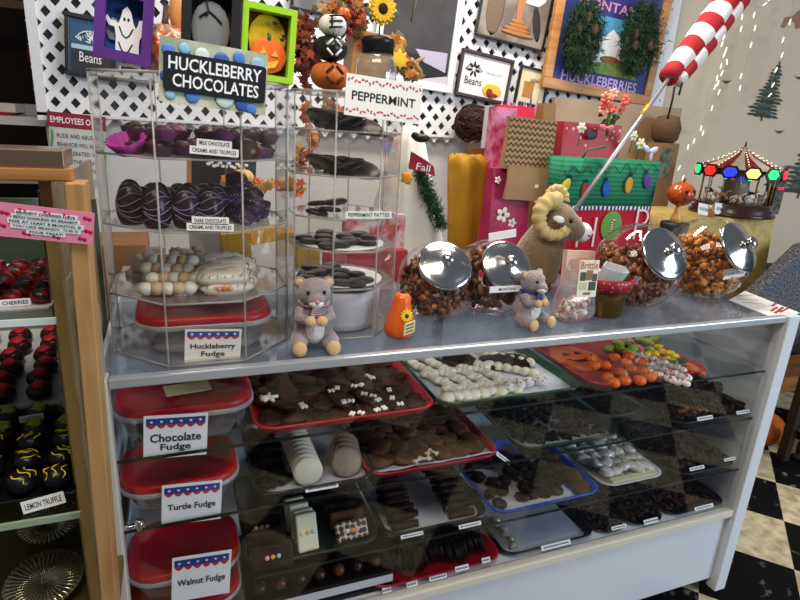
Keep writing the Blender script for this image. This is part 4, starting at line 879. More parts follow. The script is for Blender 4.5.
for lab, q, yy in (('white card on the front of the brittle jar', (651, 276, 677, 284), 1.20), ('white card on the front of the caramel corn jar', (724, 268, 745, 278), 1.20)):
    o = tcard(lab, *q, yy, [], -5 if q[0] > 700 else 0); c, w_, h_ = rectY(*q, yy); scrib(o, w_, h_)
# ================================================================ PUMPKIN BOTTLE
c = G(398, 336, ZT); s_ = m_of(1, c)
t = thing('pumpkin_bottle', 'small orange gourd-shaped bottle with sunflower label on the counter', 'bottle', (c.x, c.y, ZT + .001), (0, R(3), 0))
amp = lambda a, z: 1 - .06 * abs(math.sin(4 * a))
part('body', MB().lathe([(0, 0), (11 * s_, .001), (15 * s_, 4 * s_), (16 * s_, 10 * s_), (14.5 * s_, 18 * s_), (11.5 * s_, 27 * s_), (9.5 * s_, 36 * s_), (9 * s_, 41 * s_), (6 * s_, 44 * s_), (0, 45 * s_)], 40, amp=amp), M('e8661a', .35, coat=.3), t)
part('stem', MB().tube([(0, 0, 43 * s_), (1 * s_, 0, 48 * s_), (4 * s_, 0, 51 * s_)], [3.4 * s_, 2 * s_, 2.2 * s_], 8), M('5a4a20', .6), t)
l = part('paper_label', MB().box((0, 0, 0), (13 * s_, .0012, 14 * s_)), M('efe2a8', .6), t, (4 * s_, -16.5 * s_, 14 * s_), (R(12), R(-12), R(14)))
b = MB()
for k in range(3): b.box((0, -.0009, (4 - 4 * k) * s_), (9 * s_, .0005, 1.3 * s_))
part('printed_line', b, M('6a4a20'), l)
b = MB()
for k in range(12): a = k * PI / 6; b.ball((math.cos(a) * 4 * s_, 0, math.sin(a) * 4 * s_), (3.2 * s_, .001, 1.2 * s_), 6, 4, rot=(0, -a, 0))
b.ball((0, -.001, 0), (2.2 * s_, .002, 2.2 * s_), 8, 5, m=1)
part('flower_print', b, [M('f0c81e', .5), M('3a2a10', .5)], t, (1 * s_, -13.5 * s_, 25 * s_), (R(-14), 0, 0))
# ================================================================ PLUSH MICE
FUR = M('94888a', .95, var=.12, vs=40, bump=1.0, bs=160, sheen=.5); TANF = M('d9b483', .9, bump=.5, bs=160, sheen=.3); WHF = M('eeebe8', .95, bump=.7, bs=160, sheen=.3)
def mouse(label, c, s, rz, ribbon, ribname, extra=None):
    t = thing('plush_mouse', label, 'plush toy', c, (0, 0, rz)); u = .01 * s
    b = MB(); b.ball((0, 0, 3.6 * u), (3.5 * u, 3.1 * u, 3.7 * u), 20, 14); b.ball((0, -.2 * u, 6.5 * u), (2.6 * u, 2.4 * u, 2.6 * u), 18, 12); b.ball((0, -.8 * u, 10.2 * u), (2.9 * u, 2.8 * u, 2.7 * u), 20, 14)
    b.ball((0, -3.1 * u, 9.6 * u), (1.5 * u, 1.6 * u, 1.2 * u), 14, 10)
    for sx in (-1, 1):
        b.ball((sx * 2.5 * u, .0, 11.9 * u), (1.1 * u, .6 * u, 1.1 * u), 12, 8); b.tube([(sx * 2.2 * u, -.6 * u, 7.2 * u), (sx * 2.7 * u, -2.2 * u, 5.9 * u), (sx * 1.2 * u, -3.5 * u, 6.0 * u)], [1.15 * u, 1.0 * u, .8 * u], 10)
        b.tube([(sx * 2.2 * u, -.5 * u, 1.8 * u), (sx * 2.9 * u, -2.8 * u, 1.5 * u), (sx * 2.9 * u, -4.6 * u, 1.4 * u)], [1.9 * u, 1.5 * u, 1.1 * u], 12)
    b.tube([(0, 3 * u, 1 * u), (2 * u, 4 * u, .8 * u), (4.2 * u, 3.2 * u, .7 * u)], [.7 * u, .5 * u, .3 * u], 8)
    fuse(part('body', b, FUR, t), .0022 * s * .8, 3)
    for sx in (-1, 1):
        part('paw', MB().ball((sx * 1.0 * u, -4.0 * u, 6.0 * u), (.95 * u, .85 * u, .95 * u), 12, 8), TANF, t); part('foot', MB().ball((sx * 2.9 * u, -5.2 * u, 1.45 * u), (1.25 * u, .75 * u, 1.4 * u), 14, 8), TANF, t)
        part('inner_ear', MB().ball((sx * 2.55 * u, -.45 * u, 11.9 * u), (.75 * u, .3 * u, .75 * u), 12, 6), TANF, t); part('eye', MB().ball((sx * 1.35 * u, -3.15 * u, 10.9 * u), .36 * u, 8, 6), M('0a0a0a', .1), t)
    part('belly', MB().ball((0, -1.5 * u, 3.9 * u), (2.1 * u, 1.9 * u, 3.0 * u), 16, 12), WHF, t); part('muzzle', MB().ball((0, -3.5 * u, 9.2 * u), (1.35 * u, 1.3 * u, .95 * u), 12, 8), WHF, t)
    part('nose', MB().ball((0, -4.8 * u, 9.7 * u), .36 * u, 8, 6), M('d88a90', .5), t)
    b = MB(); b.lathe([(2.4 * u, 7.9 * u), (2.75 * u, 8.0 * u), (2.75 * u, 8.5 * u), (2.4 * u, 8.6 * u)], 24, c0=False, c1=False); b.box((-.5 * u, -3.2 * u, 6.6 * u), (.9 * u, .25 * u, 3.4 * u), (R(-10), R(14), 0)); b.box((.6 * u, -3.1 * u, 6.8 * u), (.9 * u, .25 * u, 3.0 * u), (R(-10), R(-14), 0))
    part(ribname, b, ribbon, t); return t
c = G(318, 357, ZT); mouse('grey plush mouse with tan paws and red striped ribbon standing before the slim tower', (c.x + .004, c.y + .062, ZT + .001), 1.20, R(-6), stripes('e8e4e0', 'b02838', 'Z', 260), 'striped_ribbon')
c = G(538, 331, ZT); mouse('small grey plush mouse with blue scarf beside the brittle bag', (c.x, c.y + .058, ZT + .001), 1.10, R(14), M('2b3f8a', .6), 'blue_scarf')
# ================================================================ BRITTLE BAG
c = G(576, 321, ZT); s_ = m_of(1.2, c)
t = thing('candy_bag', 'clear bag of red and white brittle bits with a tall paper header', 'bag', (c.x, c.y + .02, ZT + .001), (0, 0, R(6)))
part('bag', MB().loft([rrect(30 * s_, 20 * s_, 6 * s_, 0), rrect(36 * s_, 26 * s_, 8 * s_, 8 * s_), rrect(32 * s_, 18 * s_, 6 * s_, 24 * s_), rrect(26 * s_, 6 * s_, 2 * s_, 38 * s_), rrect(24 * s_, 2.5 * s_, 1 * s_, 50 * s_)]), CELLO, t)
hd = part('header_card', MB().box((0, 0, 0), (21 * s_, .0015, 30 * s_)), M('efe6cc', .6), t, (-2 * s_, -13 * s_, 38 * s_), (R(-6), R(3), 0))
txt(hd, 'Brittle', 19 * s_, 6 * s_, 0, 11 * s_, mat=M('c0432c')); b = MB()
for x, z, w_, h_, m_ in ((-6, 2, 6, 7, 0), (1, 3, 7, 8, 1), (7, 1, 5, 6, 0), (-5, -6, 8, 6, 2), (5, -6, 8, 7, 0), (0, -12, 8, 2, 1)): b.box((x * s_, -.0012, z * s_), (w_ * s_, .0006, h_ * s_), None, m_)
part('printed_picture', b, [M('3a4230'), M('8a6a34'), M('d0c090')], hd)
mb = MB(); rn = random.Random(9)
for k in range(150):
    a = rn.random() * 6.3; q = math.sqrt(rn.random()); z = rn.uniform(2, 17) * s_
    mb.ball((14 * s_ * q * math.cos(a), 9 * s_ * q * math.sin(a), z), (2.6 * s_, 2 * s_, 1.2 * s_), 6, 4, rot=(a, a * 3, 0), m=k % 3)
single('brittle_bits', mb, [M('d8b0a0', .4), M('c06a50', .4), M('efe2d8', .4)], 'red and cream brittle bits inside the clear bag', 'candy', (c.x, c.y + .02, ZT + .002), kind='stuff')
c, w_, h_ = rectY(564, 251, 592, 283, 1.30)
o = card('recipe_card', 'orange and pink printed bag reading MADE behind the brittle bag', 'card', c, w_, h_, (R(-8), R(3), 0), M('e0b8a4', .6), [('MADE', .0, .12, .7, .25, M('8a3a20'))], .02)
part('orange_print', MB().ball((0, -.0105, .08 * h_), (w_ * .42, .001, h_ * .22), 16, 6), M('dd8a5c', .7), o)
# ================================================================ GOLD BUCKET WITH SCOOPS
c = G(612, 318, ZT); s_ = m_of(1.27, c)
t = thing('gold_bucket', 'round brass bucket with red snowflake band holding white scoops', 'bucket', (c.x, c.y + .05, ZT + .001))
part('bucket_body', MB().lathe([(0, 0), (15.5 * s_, 0), (16.5 * s_, 1 * s_), (18 * s_, 16 * s_), (21.5 * s_, 31 * s_), (20.5 * s_, 31 * s_), (17 * s_, 16 * s_), (15 * s_, 3 * s_), (0, 2.5 * s_)], 36), M('6f5a30', .25, .9, bump=.2, bs=30), t)
part('red_band', MB().lathe([(20.0 * s_, 21 * s_), (20.2 * s_, 21 * s_), (22.6 * s_, 31 * s_), (21 * s_, 31.5 * s_)], 36, c0=False, c1=False), dots('9a1626', 'd9808a', 90, .28), t)
def scoop(label, off, rot, s, mat):
    b = MB(); b.loft([[(x * s, y * s, 0) for x, y in ((-.022, 0), (-.016, .012), (.016, .012), (.022, 0), (.014, -.014), (-.014, -.014))], [(x * s, y * s, .055 * s) for x, y in ((-.026, 0), (-.019, .014), (.019, .014), (.026, 0), (.016, -.006), (-.016, -.006))]], True, False, False)
    t2 = single('plastic_scoop', b, mat, label, 'scoop', (c.x + off[0], c.y + .05 + off[1], ZT + off[2]), rot); q = t2.modifiers.new('t', 'SOLIDIFY'); q.thickness = .0015
    part('handle', MB().cyl((0, .004, 0), (0, .004, -.05 * s), .006 * s, n=8), mat, t2); return t2
scoop('large white plastic scoop leaning left in the brass bucket', (-.012, -.012, .075), (R(28), R(12), R(-25)), 1.35, M('dfe0e4', .3)); scoop('white plastic scoop with its long handle to the right in the brass bucket', (.022, .004, .092), (R(60), R(-125), R(20)), 1.15, M('d0d2d8', .3))
# ================================================================ RAM PLUSH
RAMF = M('7b6648', .95, var=.15, vs=30, bump=1.0, bs=110, sheen=.5); HORN = M('c8b078', .85, bump=.5, bs=90)
cr = P(556, 240, 1.45); s_ = m_of(1, cr)
t = thing('plush_ram', 'brown plush bighorn ram with tan curled horns and white nose behind the jars', 'plush toy', (cr.x - .02, 1.47, ZT + .001), (0, 0, R(0)))
zz = lambda py: P(550, py, 1.45).z - ZT
b = MB(); bx0 = -12 * s_
b.ball((bx0, .03, zz(285)), (30 * s_, .055, 28 * s_), 22, 14); b.tube([(bx0, .01, zz(275)), (-4 * s_, 0, zz(248)), (3 * s_, -.005, zz(226))], [27 * s_, 23 * s_, 16 * s_], 18)
b.ball((6 * s_, -.01, zz(222)), (21 * s_, 18 * s_, 19 * s_), 20, 14); b.tube([(10 * s_, -.012, zz(222)), (24 * s_, -.016, zz(229)), (34 * s_, -.018, zz(234))], [17 * s_, 13 * s_, 9 * s_], 16)
for sx in (-22, -6, 6): b.tube([(bx0 + sx * s_, .0, .04), (bx0 + sx * s_, -.005, .0)], [12 * s_, 11 * s_], 10)
fuse(part('body', b, RAMF, t), .004, 3)
part('muzzle', MB().ball((37 * s_, -.018, zz(233)), (11 * s_, 9 * s_, 10 * s_), 18, 12), WHF, t)
b = MB(); b.tube([(38 * s_, -.018 - 9 * s_, zz(234)), (41 * s_, -.018 - 8.4 * s_, zz(236)), (45 * s_, -.018 - 5 * s_, zz(235))], .6 * s_, 5); part('stitched_nose', b, INK, t)
def horn(cx, cy, cz, r0, n, a0, turns, flip, dy, th):
    pts = []; rad = []
    for k in range(n):
        u = k / (n - 1); a = a0 + flip * turns * 2 * PI * u; r = r0 * (1 - .12 * u)
        pts.append((cx + r * math.cos(a), cy + dy * u, cz + r * math.sin(a))); rad.append(th * s_ * (1 - .45 * u) * (1 + .10 * math.sin(u * n * 1.05)))
    return MB().tube(pts, rad, 12)
part('horn', horn(-9 * s_, -.036, zz(217), 17 * s_, 60, R(70), .72, 1, -.045, 8.4), HORN, t)
part('horn', horn(5 * s_, .004, zz(199), 9.5 * s_, 40, R(-20), .5, 1, .01, 6), HORN, t)
part('ear', MB().ball((-6 * s_, -.070, zz(217)), (7 * s_, 2.5 * s_, 3.5 * s_), 12, 8, rot=(0, R(15), 0)), WHF, t); part('eye', MB().ball((10 * s_, -.012 - 16.5 * s_, zz(219)), (2.8 * s_, 1.4 * s_, 2.2 * s_), 10, 6), M('1a0d05', .1), t)
part('eyelid', MB().ball((10 * s_, -.012 - 16 * s_, zz(217.2)), (3.6 * s_, 1.6 * s_, 1.6 * s_), 10, 6), M('5c4a30', .9), t)
# ================================================================ LATTICE AND LEFT WALL
lp, lv = .069, .080
x0L, x1L, z0L, z1L = P(40, 60, YW - .05).x, P(655, 60, YW - .05).x - .14, zc, 2.35
lt = thing('lattice_panel', 'white diamond lattice panel fixed over a dark backing on the back wall', 'lattice', ((x0L + x1L) / 2, YW - .04, z0L))
b = MB(); cx_, W_, H_ = (x0L + x1L) / 2, x1L - x0L, z1L - z0L
ni, nj = int(W_ / lp), int(H_ / lv)
for half in (0, 1):
    for i in range(ni + 1 - half):
        for j in range(nj + 1 - half):
            x = -W_ / 2 + (i + .5 * half) * lp; z = (j + .5 * half) * lv
            o_ = [(lp / 2, 0), (0, lv / 2), (-lp / 2, 0), (0, -lv / 2)]; q = .52
            vs = [(x + a, y_, z + c_) for y_ in (-.006,) for a, c_ in o_] + [(x + a * q, -.006, z + c_ * q) for a, c_ in o_] + [(x + a * q, .006, z + c_ * q) for a, c_ in o_]
            b.add(vs, [(k, 4 + k, 4 + (k + 1) % 4, (k + 1) % 4) for k in range(4)] + [(4 + k, 8 + k, 8 + (k + 1) % 4, 4 + (k + 1) % 4) for k in range(4)])
part('lattice', b, M('e4e7ee', .5), lt)
part('backing_board', MB().bx(-W_ / 2, .008, 0, W_ / 2, .03, H_), M('15161b', .8, hex2='3a3a40', vs=3), lt)
b = MB(); b.bx(-W_ / 2 - .03, -.014, -.012, W_ / 2, .03, 0).bx(-W_ / 2 - .03, -.014, -.03, -W_ / 2 + .005, .03, H_)
part('edge_strip', b, M('dfe3ea', .5), lt)
def frame(label, x0, y0, x1, y1, y, roll, fm, pm, bd=.02, th=.02, art=None, mat_=None, tiltx=0, cat='picture frame', name='picture_frame'):
    c, w_, h_ = rectY(x0, y0, x1, y1, y); t = thing(name, label, cat, c, (R(tiltx), R(roll), 0))
    b = MB()
    b.bx(-w_ / 2, -th, -h_ / 2, w_ / 2, 0, -h_ / 2 + bd).bx(-w_ / 2, -th, h_ / 2 - bd, w_ / 2, 0, h_ / 2).bx(-w_ / 2, -th, -h_ / 2 + bd, -w_ / 2 + bd, 0, h_ / 2 - bd).bx(w_ / 2 - bd, -th, -h_ / 2 + bd, w_ / 2, 0, h_ / 2 - bd)
    part('frame_border', b, fm, t, bevel=.003)
    part('picture', MB().bx(-w_ / 2 + bd, -th * .5, -h_ / 2 + bd, w_ / 2 - bd, -th * .2, h_ / 2 - bd), pm, t)
    if art: art(t, w_, h_, -th * .5 - .001)
    return t
def bean_art(t, w_, h_, y):
    b = MB()
    for k in range(7): a = R(90 + k * 360 / 7); b.ball((-.22 * w_ + .045 * w_ * math.cos(a) * 1.6, y, .12 * h_ + .05 * w_ * math.sin(a) * 1.6), (.05 * w_, .0015, .022 * w_), 8, 4, rot=(0, -a, 0))
    part('flower_logo', b, INK, t); txt(t, 'BITTERROOT', .36 * w_, .065 * h_, -.22 * w_, .20 * h_, y - .001, INK, arc=.17 * w_, bold=.01)
    txt(t, 'Beans', .32 * w_, .16 * h_, -.2 * w_, -.13 * h_, y - .001, INK); txt(t, 'The Big Lunch', .3 * w_, .06 * h_, .17 * w_, .10 * h_, y - .001, M('8a8a96'))
    b = MB(); b.ball((.18 * w_, y, -.26 * h_), (.19 * w_, .002, .16 * h_), 18, 5, m=0); b.ball((.14 * w_, y - .001, -.30 * h_), (.07 * w_, .002, .10 * h_), 12, 5, m=1); b.ball((.21 * w_, y - .001, -.34 * h_), (.10 * w_, .002, .05 * h_), 12, 5, m=1)
    part('harvest_picture', b, [M('e8b42c'), M('8a2018')], t)
YP = YW - .06
frame('dark brown framed Beans sign with harvest picture on the lattice', 457, 54, 510, 101, YP, 6, M('33201f', .4), M('dcdde4', .6), .016, art=bean_art)
def small_art(t, w_, h_, y):
    txt(t, 'BEANS', .5 * w_, .1 * h_, .15 * w_, .18 * h_, y - .001, M('5a3a20'), rot=-.15); part('brown_print', MB().bx(-.28 * w_, y - .001, -.3 * h_, .05 * w_, y, .12 * h_), M('a8742c'), t)
frame('small black framed cream print right of the Beans sign', 516, 68, 546, 106, YP, 6, M('14120f', .4), M('d8cda8', .6), .01, art=small_art)
def pour_art(t, w_, h_, y):
    b = MB(); b.plate([(-.12 * w_, .5 * h_), (.30 * w_, .5 * h_), (.12 * w_, .12 * h_), (.10 * w_, -.18 * h_), (.02 * w_, -.18 * h_), (0, .12 * h_)][::-1], y - .004, y); 
    for k in range(4): b.ball((.06 * w_ + (k % 2) * .01, y - .002, (-.20 - .05 * k) * h_), ((.10 + .05 * k) * w_, .004, .035 * h_), 18, 5)
    part('poured_caramel', b, M('a8703c', .35), t)
    b = MB(); b.ball((-.28 * w_, y, -.1 * h_), (.12 * w_, .001, .36 * h_), 14, 5); b.ball((.33 * w_, y, -.16 * h_), (.06 * w_, .001, .24 * h_), 14, 5, rot=(0, -.3, 0), m=1); b.ball((.22 * w_, y, .2 * h_), (.2 * w_, .001, .16 * h_), 14, 5, m=2)
    part('kitchen_picture', b, [M('6b5a48'), M('2a2624'), M('d8d8e0')], t)
frame('black framed photo of caramel being poured above the Beans sign', 480, -34, 551, 46, YP, 6, M('0f1012', .3), M('8f857e', .6, hex2='6b6058', vs=9), .010, art=pour_art)
def hat_art(t, w_, h_, y):
    part('dark_shape', MB().ball((.06 * w_, y, -.35 * h_), (.36 * w_, .002, .09 * h_), 26, 6, rot=(0, .1, 0)), M('121214', .6), t)
    part('lavender_patch', MB().plate([(-.02 * w_, -.23 * h_), (.1 * w_, -.31 * h_), (.38 * w_, -.36 * h_), (.38 * w_, -.22 * h_)], y - .003, y - .0025), M('a8a4bc', .6), t)
    part('lavender_patch', MB().plate([(-.42 * w_, -.46 * h_), (-.36 * w_, -.40 * h_), (.1 * w_, -.43 * h_), (.42 * w_, -.38 * h_), (.44 * w_, -.46 * h_)], y - .003, y - .001), M('b8b6c4', .6), t)
    part('thin_stem', MB().tube([(-.10 * w_, y - .003, -.05 * h_), (-.05 * w_, y - .003, .3 * h_), (.0, y - .003, .47 * h_)], .004, 5), M('9a8a70'), t)
frame('large white framed dark poster behind the mason jar', 378, -60, 462, 91, YP, 4, M('d5d9e4', .5), M('2c2c30', .6, hex2='3a393c', vs=6), .035, art=hat_art)
def root_art(t, w_, h_, y):
    txt(t, 'BITTERROOT', .62 * w_, .10 * h_, .0 * w_, .22 * h_, y - .001, WHITE, arc=.30 * w_, bold=.02)
    b = MB()
    for k in range(7): a = R(10 + k * 160 / 6); b.ball((.07 * w_ * math.cos(a), y, .06 * h_ + .10 * h_ * math.sin(a)), (.06 * w_, .0015, .018 * w_), 8, 4, rot=(0, -a, 0))
    part('flower_logo', b, WHITE, t); part('pale_band', MB().bx(-.38 * w_, y - .001, -.05 * h_, .38 * w_, y, .02 * h_), M('b8cce0'), t)
    part('dark_band', MB().bx(-.38 * w_, y - .001, -.42 * h_, .38 * w_, y, -.07 * h_), M('2a3038'), t); txt(t, 'Beans', .42 * w_, .16 * h_, -.02 * w_, -.17 * h_, y - .003, WHITE)
frame('black and silver framed blue Beans poster left of the purple box frame', 66, 17, 118, 79, YP, 5, M('3a3a40', .3, .5), M('2c5a80', .6), .016, art=root_art)
frame('dark framed picture low behind the large tower, right of the blue poster', 118, 62, 155, 83, YP, 5, M('8a8a90', .3, .4), M('22242a', .6), .012)
frame('grey picture at the top of the wall behind the autumn leaves', 292, -40, 345, 15, YP, 4, M('202226', .4), M('a0a2a8', .6, hex2='5a5c62', vs=7), .012)
# signs on the white wall
c, w_, h_ = rectY(48, 114, 106, 129, YW - .06)
card('wall_sign', 'dark red EMPLOYEES ONLY sign on the white wall', 'sign', c, w_, h_, (0, R(3), 0), M('8a1c38', .5), [('EMPLOYEES ONLY', .0, 0, .9, .42, WHITE)], .004)
c, w_, h_ = rectY(51, 129, 107, 180, YW - .06)
o = card('wall_sign', 'grey service notice with green border below the EMPLOYEES ONLY sign', 'sign', c, w_, h_, (0, R(3), 0), M('a9c0a4', .5), [], .004)
b = MB().plate(rpoly(w_ * .84, h_ * .96, .02), -.0032, -.0022); part('grey_panel', b, M('c0c3c4', .5), o)
for k, s in enumerate(('RUDE AND ABUSIVE', 'BEHAVIOR WILL NOT', 'BE TOLERATED. WE', 'HAVE THE RIGHT', 'TO REFUSE SERVICE')): txt(o, s, w_ * .74, h_ * .085, 0, h_ * (.34 - .165 * k), -.004, M('3a3a3e'), bold=.01)
for sx in (-1, 1): part('green_swirl', MB().tube([(sx * w_ * (.46 - .02 * math.sin(j)), -.003, h_ * (-.45 + .1 * j)) for j in range(10)], .003, 5), M('3f8a4a'), o)
# lower white cabinet + boxes
xb0 = P(48, 150, 2.45).x
single('cardboard_box', MB().bx(-.16, -.12, 0, .16, .12, .17), M('8a5f3c', .8, var=.1, vs=6), 'brown cardboard box standing on the low cabinet behind the large tower', 'box', (P(100, 260, 2.2).x, 2.2, P(100, 262, 2.2).z - .085), bevel=.003)
kb = single('cardboard_box', MB().bx(-.18, -.13, 0, .18, .13, .13), M('7a5334', .8, var=.1, vs=6), 'lower brown cardboard box with a white shipping label', 'box', (P(100, 285, 2.2).x, 2.2, P(100, 262, 2.2).z - .085 - .133), bevel=.003)
part('shipping_label', MB().box((0, 0, 0), (.07, .001, .045)), PAPER, kb, (-.02, -.131, .085), (0, R(14), 0))
zk = P(100, 262, 2.2).z - .085 - .134
single('low_cabinet', MB().bx(-.34, -.2, 0, .34, .22, zk - .02).bx(-.36, -.22, zk - .02, .36, .24, zk), M('c9ccd2', .5), 'low white cabinet behind the display case under the cardboard boxes', 'cabinet', (-.10, 2.26, 0), bevel=.004)
# dark doorway: shelf table with red and white papers
c = P(20, 116, 3.0)
t = thing('side_table', 'white-topped table in the dark doorway at the left', 'table', (c.x - .2, 3.1, 0)); part('table_top', MB().bx(-.5, -.2, c.z - .035, .42, .3, c.z), WHITE, t)
for dx in (-.45, .38): part('leg', MB().bx(dx - .02, -.15, 0, dx + .02, -.11, c.z - .035), M('55504c'), t)
part('lower_shelf', MB().bx(-.48, -.18, c.z - .28, .4, .25, c.z - .26), M('b0aaa0'), t)
pb = thing('paper_stack', 'stack of red and white papers on the doorway table', 'papers', (c.x - .08, 3.0, c.z)); part('white_sheets', MB().bx(-.2, -.07, .014, .08, .1, .05), PAPER, pb); part('red_sheet', MB().bx(-.22, -.08, 0, .06, .1, .014), M('a81c24'), pb)
c = P(33, 98, 3.05); single('gift_box', MB().bx(-.06, -.05, 0, .07, .05, .05), M('c8bdb0', .7), 'pale box behind the papers on the doorway table', 'box', (c.x, 3.16, P(20, 116, 3.0).z + .001), bevel=.004)
c = P(35, 57, 4.57); single('red_ornament', MB().ball((0, 0, 0), (.05, .03, .07), 12, 8), M('c03018', .4), 'small red-orange ornament hanging in the dark doorway', 'ornament', c)
struct('trim_2', MB().bx(-3, 3.9, P(20, 5, 3.9).z - .02, xl + .1, 3.93, P(20, 5, 3.9).z + .02), M('7a6a55', .6))
# ================================================================ WOODEN FRAMED POSTER
WOODF = woodmat('a8703a', 'c4905a', (3, 3, 25))
def poster_art(t, w_, h_, y):
    b = MB(); b.bx(-.33 * w_, y - .002, -.33 * h_, .33 * w_, y, .08 * h_, m=0)
    b.plate([(-.33 * w_, -.16 * h_), (-.2 * w_, -.08 * h_), (-.1 * w_, -.11 * h_), (.03 * w_, 0), (.14 * w_, -.08 * h_), (.33 * w_, -.04 * h_), (.33 * w_, -.26 * h_), (-.33 * w_, -.26 * h_)][::-1], y - .004, y - .002, m=1)
    b.plate([(-.33 * w_, -.33 * h_), (-.33 * w_, -.23 * h_), (-.1 * w_, -.26 * h_), (.12 * w_, -.21 * h_), (.33 * w_, -.24 * h_), (.33 * w_, -.33 * h_)], y - .006, y - .004, m=2)
    b.ball((.05 * w_, y - .005, -.22 * h_), (.10 * w_, .002, .03 * h_), 12, 5, m=3)
    part('mountain_picture', b, [M('4f9ac8', .5), M('e6ecf0', .5), M('5f7a3c', .6, var=.3, vs=40), M('7a4a28')], t)
    txt(t, 'MONTANA', .62 * w_, .07 * h_, .0, .15 * h_, y - .003, M('c890b8'), bold=.02); txt(t, 'HUCKLEBERRIES', .70 * w_, .075 * h_, 0, -.385 * h_, y - .003, M('b8a4d8'), bold=.02)
pf = frame('large wooden framed Montana huckleberries poster on the back wall', 552, -42, 664, 101, YP - .03, 3.5, WOODF, M('28367c', .5, hex2='3a2c78', vs=5), .05, .03, art=poster_art)
# evergreen swags on the poster
def needles(name, label, c, sx, sz, n, seed, cat='swag', hexc='24422c', y=.03, cones=0, parts_=True, ln=.05):
    rn = random.Random(seed); t = thing(name, label, cat, c); b = MB()
    for k in range(n):
        a = rn.random() * 6.28; q = math.sqrt(rn.random()); x, z = sx * q * math.cos(a), sz * q * math.sin(a); yy = -abs(rn.gauss(0, y)); d = V((rn.gauss(0, 1), rn.gauss(-.3, .6), rn.gauss(-.5, .8))).normalized() * ln * rn.uniform(.6, 1.2)
        p = V((x, yy, z)); s_ = V((rn.gauss(0, 1), rn.gauss(0, 1), rn.gauss(0, 1))).normalized() * .0022
        b.add([p - s_, p + s_, p + d], [(0, 1, 2)], False, rn.randrange(3))
        e = d.cross(s_).normalized() * .0025
        b.add([p - e, p + e, p + d], [(0, 1, 2)], False, rn.randrange(3))
    part('needles', b, [M(hexc, .8), M('16301f', .8), M('3f5a38', .8)], t, kind='stuff')
    for k in range(cones):
        a = rn.random() * 6.28; part('pine_cone', MB().ball((0, 0, 0), (.018, .018, .028), 10, 8, fn=lambda d: 1 + .15 * math.sin(9 * d[2] * 3 + 5 * math.atan2(d[1], d[0]))), M('4a3626', .7), t, (sx * .5 * math.cos(a), -.05, sz * .5 * math.sin(a)))
    return t
c = P(580, 38, 2.56); needles('pine_swag', 'green pine swag with cones over the left side of the wooden poster frame', c, m_of(21, c), m_of(34, c), 2600, 1, cones=3)
c = P(637, 38, 2.56); needles('pine_swag', 'green pine swag with cones over the right side of the wooden poster frame', c, m_of(22, c), m_of(34, c), 2600, 2, cones=3)
# ================================================================ BACK COUNTER WITH BAGS
ZB = .93
bc = thing('back_counter', 'low back counter behind the display case carrying the gift bags', 'counter', (1.25, 2.0, 0)); part('counter_top', MB().bx(-.42, -.30, ZB - .03, .52, .32, ZB - .001), M('b9a58a', .6), bc); part('counter_body', MB().bx(-.40, -.27, 0, .50, .3, ZB - .03), M('c8c4bc', .6), bc)
c, w_, h_ = rectY(548, 105, 672, 230, 2.28)
single('plywood_board', MB().bx(-w_ / 2, 0, 0, w_ / 2, .02, c.z + h_ / 2 - ZB), woodmat('8a6c4c', 'a58a68', (2, 2, 2)), 'tan wooden board leaning behind the red gift bag under the poster', 'board', (c.x, 2.27, ZB + .001))
c = P(668, 128, 2.2); single('brown_basket', MB().lathe([(.04, .03), (.06, .05), (.068, .10), (.05, .15), (0, .16)], 20), M('5e4430', .8, bump=1, bs=60), 'dark brown round basket behind the pole at the right of the bags', 'basket', (c.x - .03, 2.18, c.z - .10))
single('box_stack', MB().bx(-.05, -.05, 0, .05, .05, c.z - .07 - .8), M('8a6c4c', .8), 'plain grey box supporting the brown basket', 'box', (c.x - .03, 2.18, .8005))
single('pedestal_cabinet', MB().bx(-.06, -.07, 0, .06, .07, .8), M('9a9084', .8), 'narrow grey cabinet under the block that carries the brown basket', 'cabinet', (c.x - .03, 2.18, 0))
def bag(name, label, x0, y0, x1, y1, y, mat, dp=.08, roll=0, zb=None, handle=None, cat='gift bag', bev=.006):
    c, w_, h_ = rectY(x0, y0, x1, y1, y); zb_ = c.z - h_ / 2 if zb is None else zb; h = c.z + h_ / 2 - zb_
    t = thing(name, label, cat, (c.x, y + dp / 2, zb_ + .001), (0, R(roll), 0))
    b = MB(); w2 = w_ / 2; b.loft([[(-w2, -dp / 2, 0), (w2, -dp / 2, 0), (w2, dp / 2, 0), (-w2, dp / 2, 0)], [(-w2, -dp / 2, h * .5), (w2, -dp / 2, h * .5), (w2 - .006, dp / 2, h * .5), (-w2 + .006, dp / 2, h * .5)], [(-w2, -dp * .3, h), (w2, -dp * .3, h), (w2, dp * .3, h), (-w2, dp * .3, h)]], True, True, False)
    part('bag_body', b, mat, t)
    if handle: part('handle', MB().tube([(-w2 * .45, 0, h - .005), (-w2 * .4, 0, h + .05), (-w2 * .1, 0, h + .075), (w2 * .2, 0, h + .072), (w2 * .42, 0, h + .045), (w2 * .45, 0, h - .005)], .004, 6), handle, t)
    return t, w_, h
bag('gift_bag', 'white gift bag at the left of the bag stack', 487, 108, 497, 232, 1.98, M('d6d6dc', .5), zb=ZB); bag('gift_bag', 'pink and magenta flowered gift bag behind the kraft bags', 491, 110, 512, 240, 1.90, M('c02a68', .5, hex2='e08ab0', vs=26), zb=ZB)
t, w_, h_ = bag('gift_bag', 'bright pink gift bag with white blossoms left of the ram', 492, 170, 530, 240, 1.83, M('b52a5c', .5, hex2='a01f50', vs=8), zb=ZB)
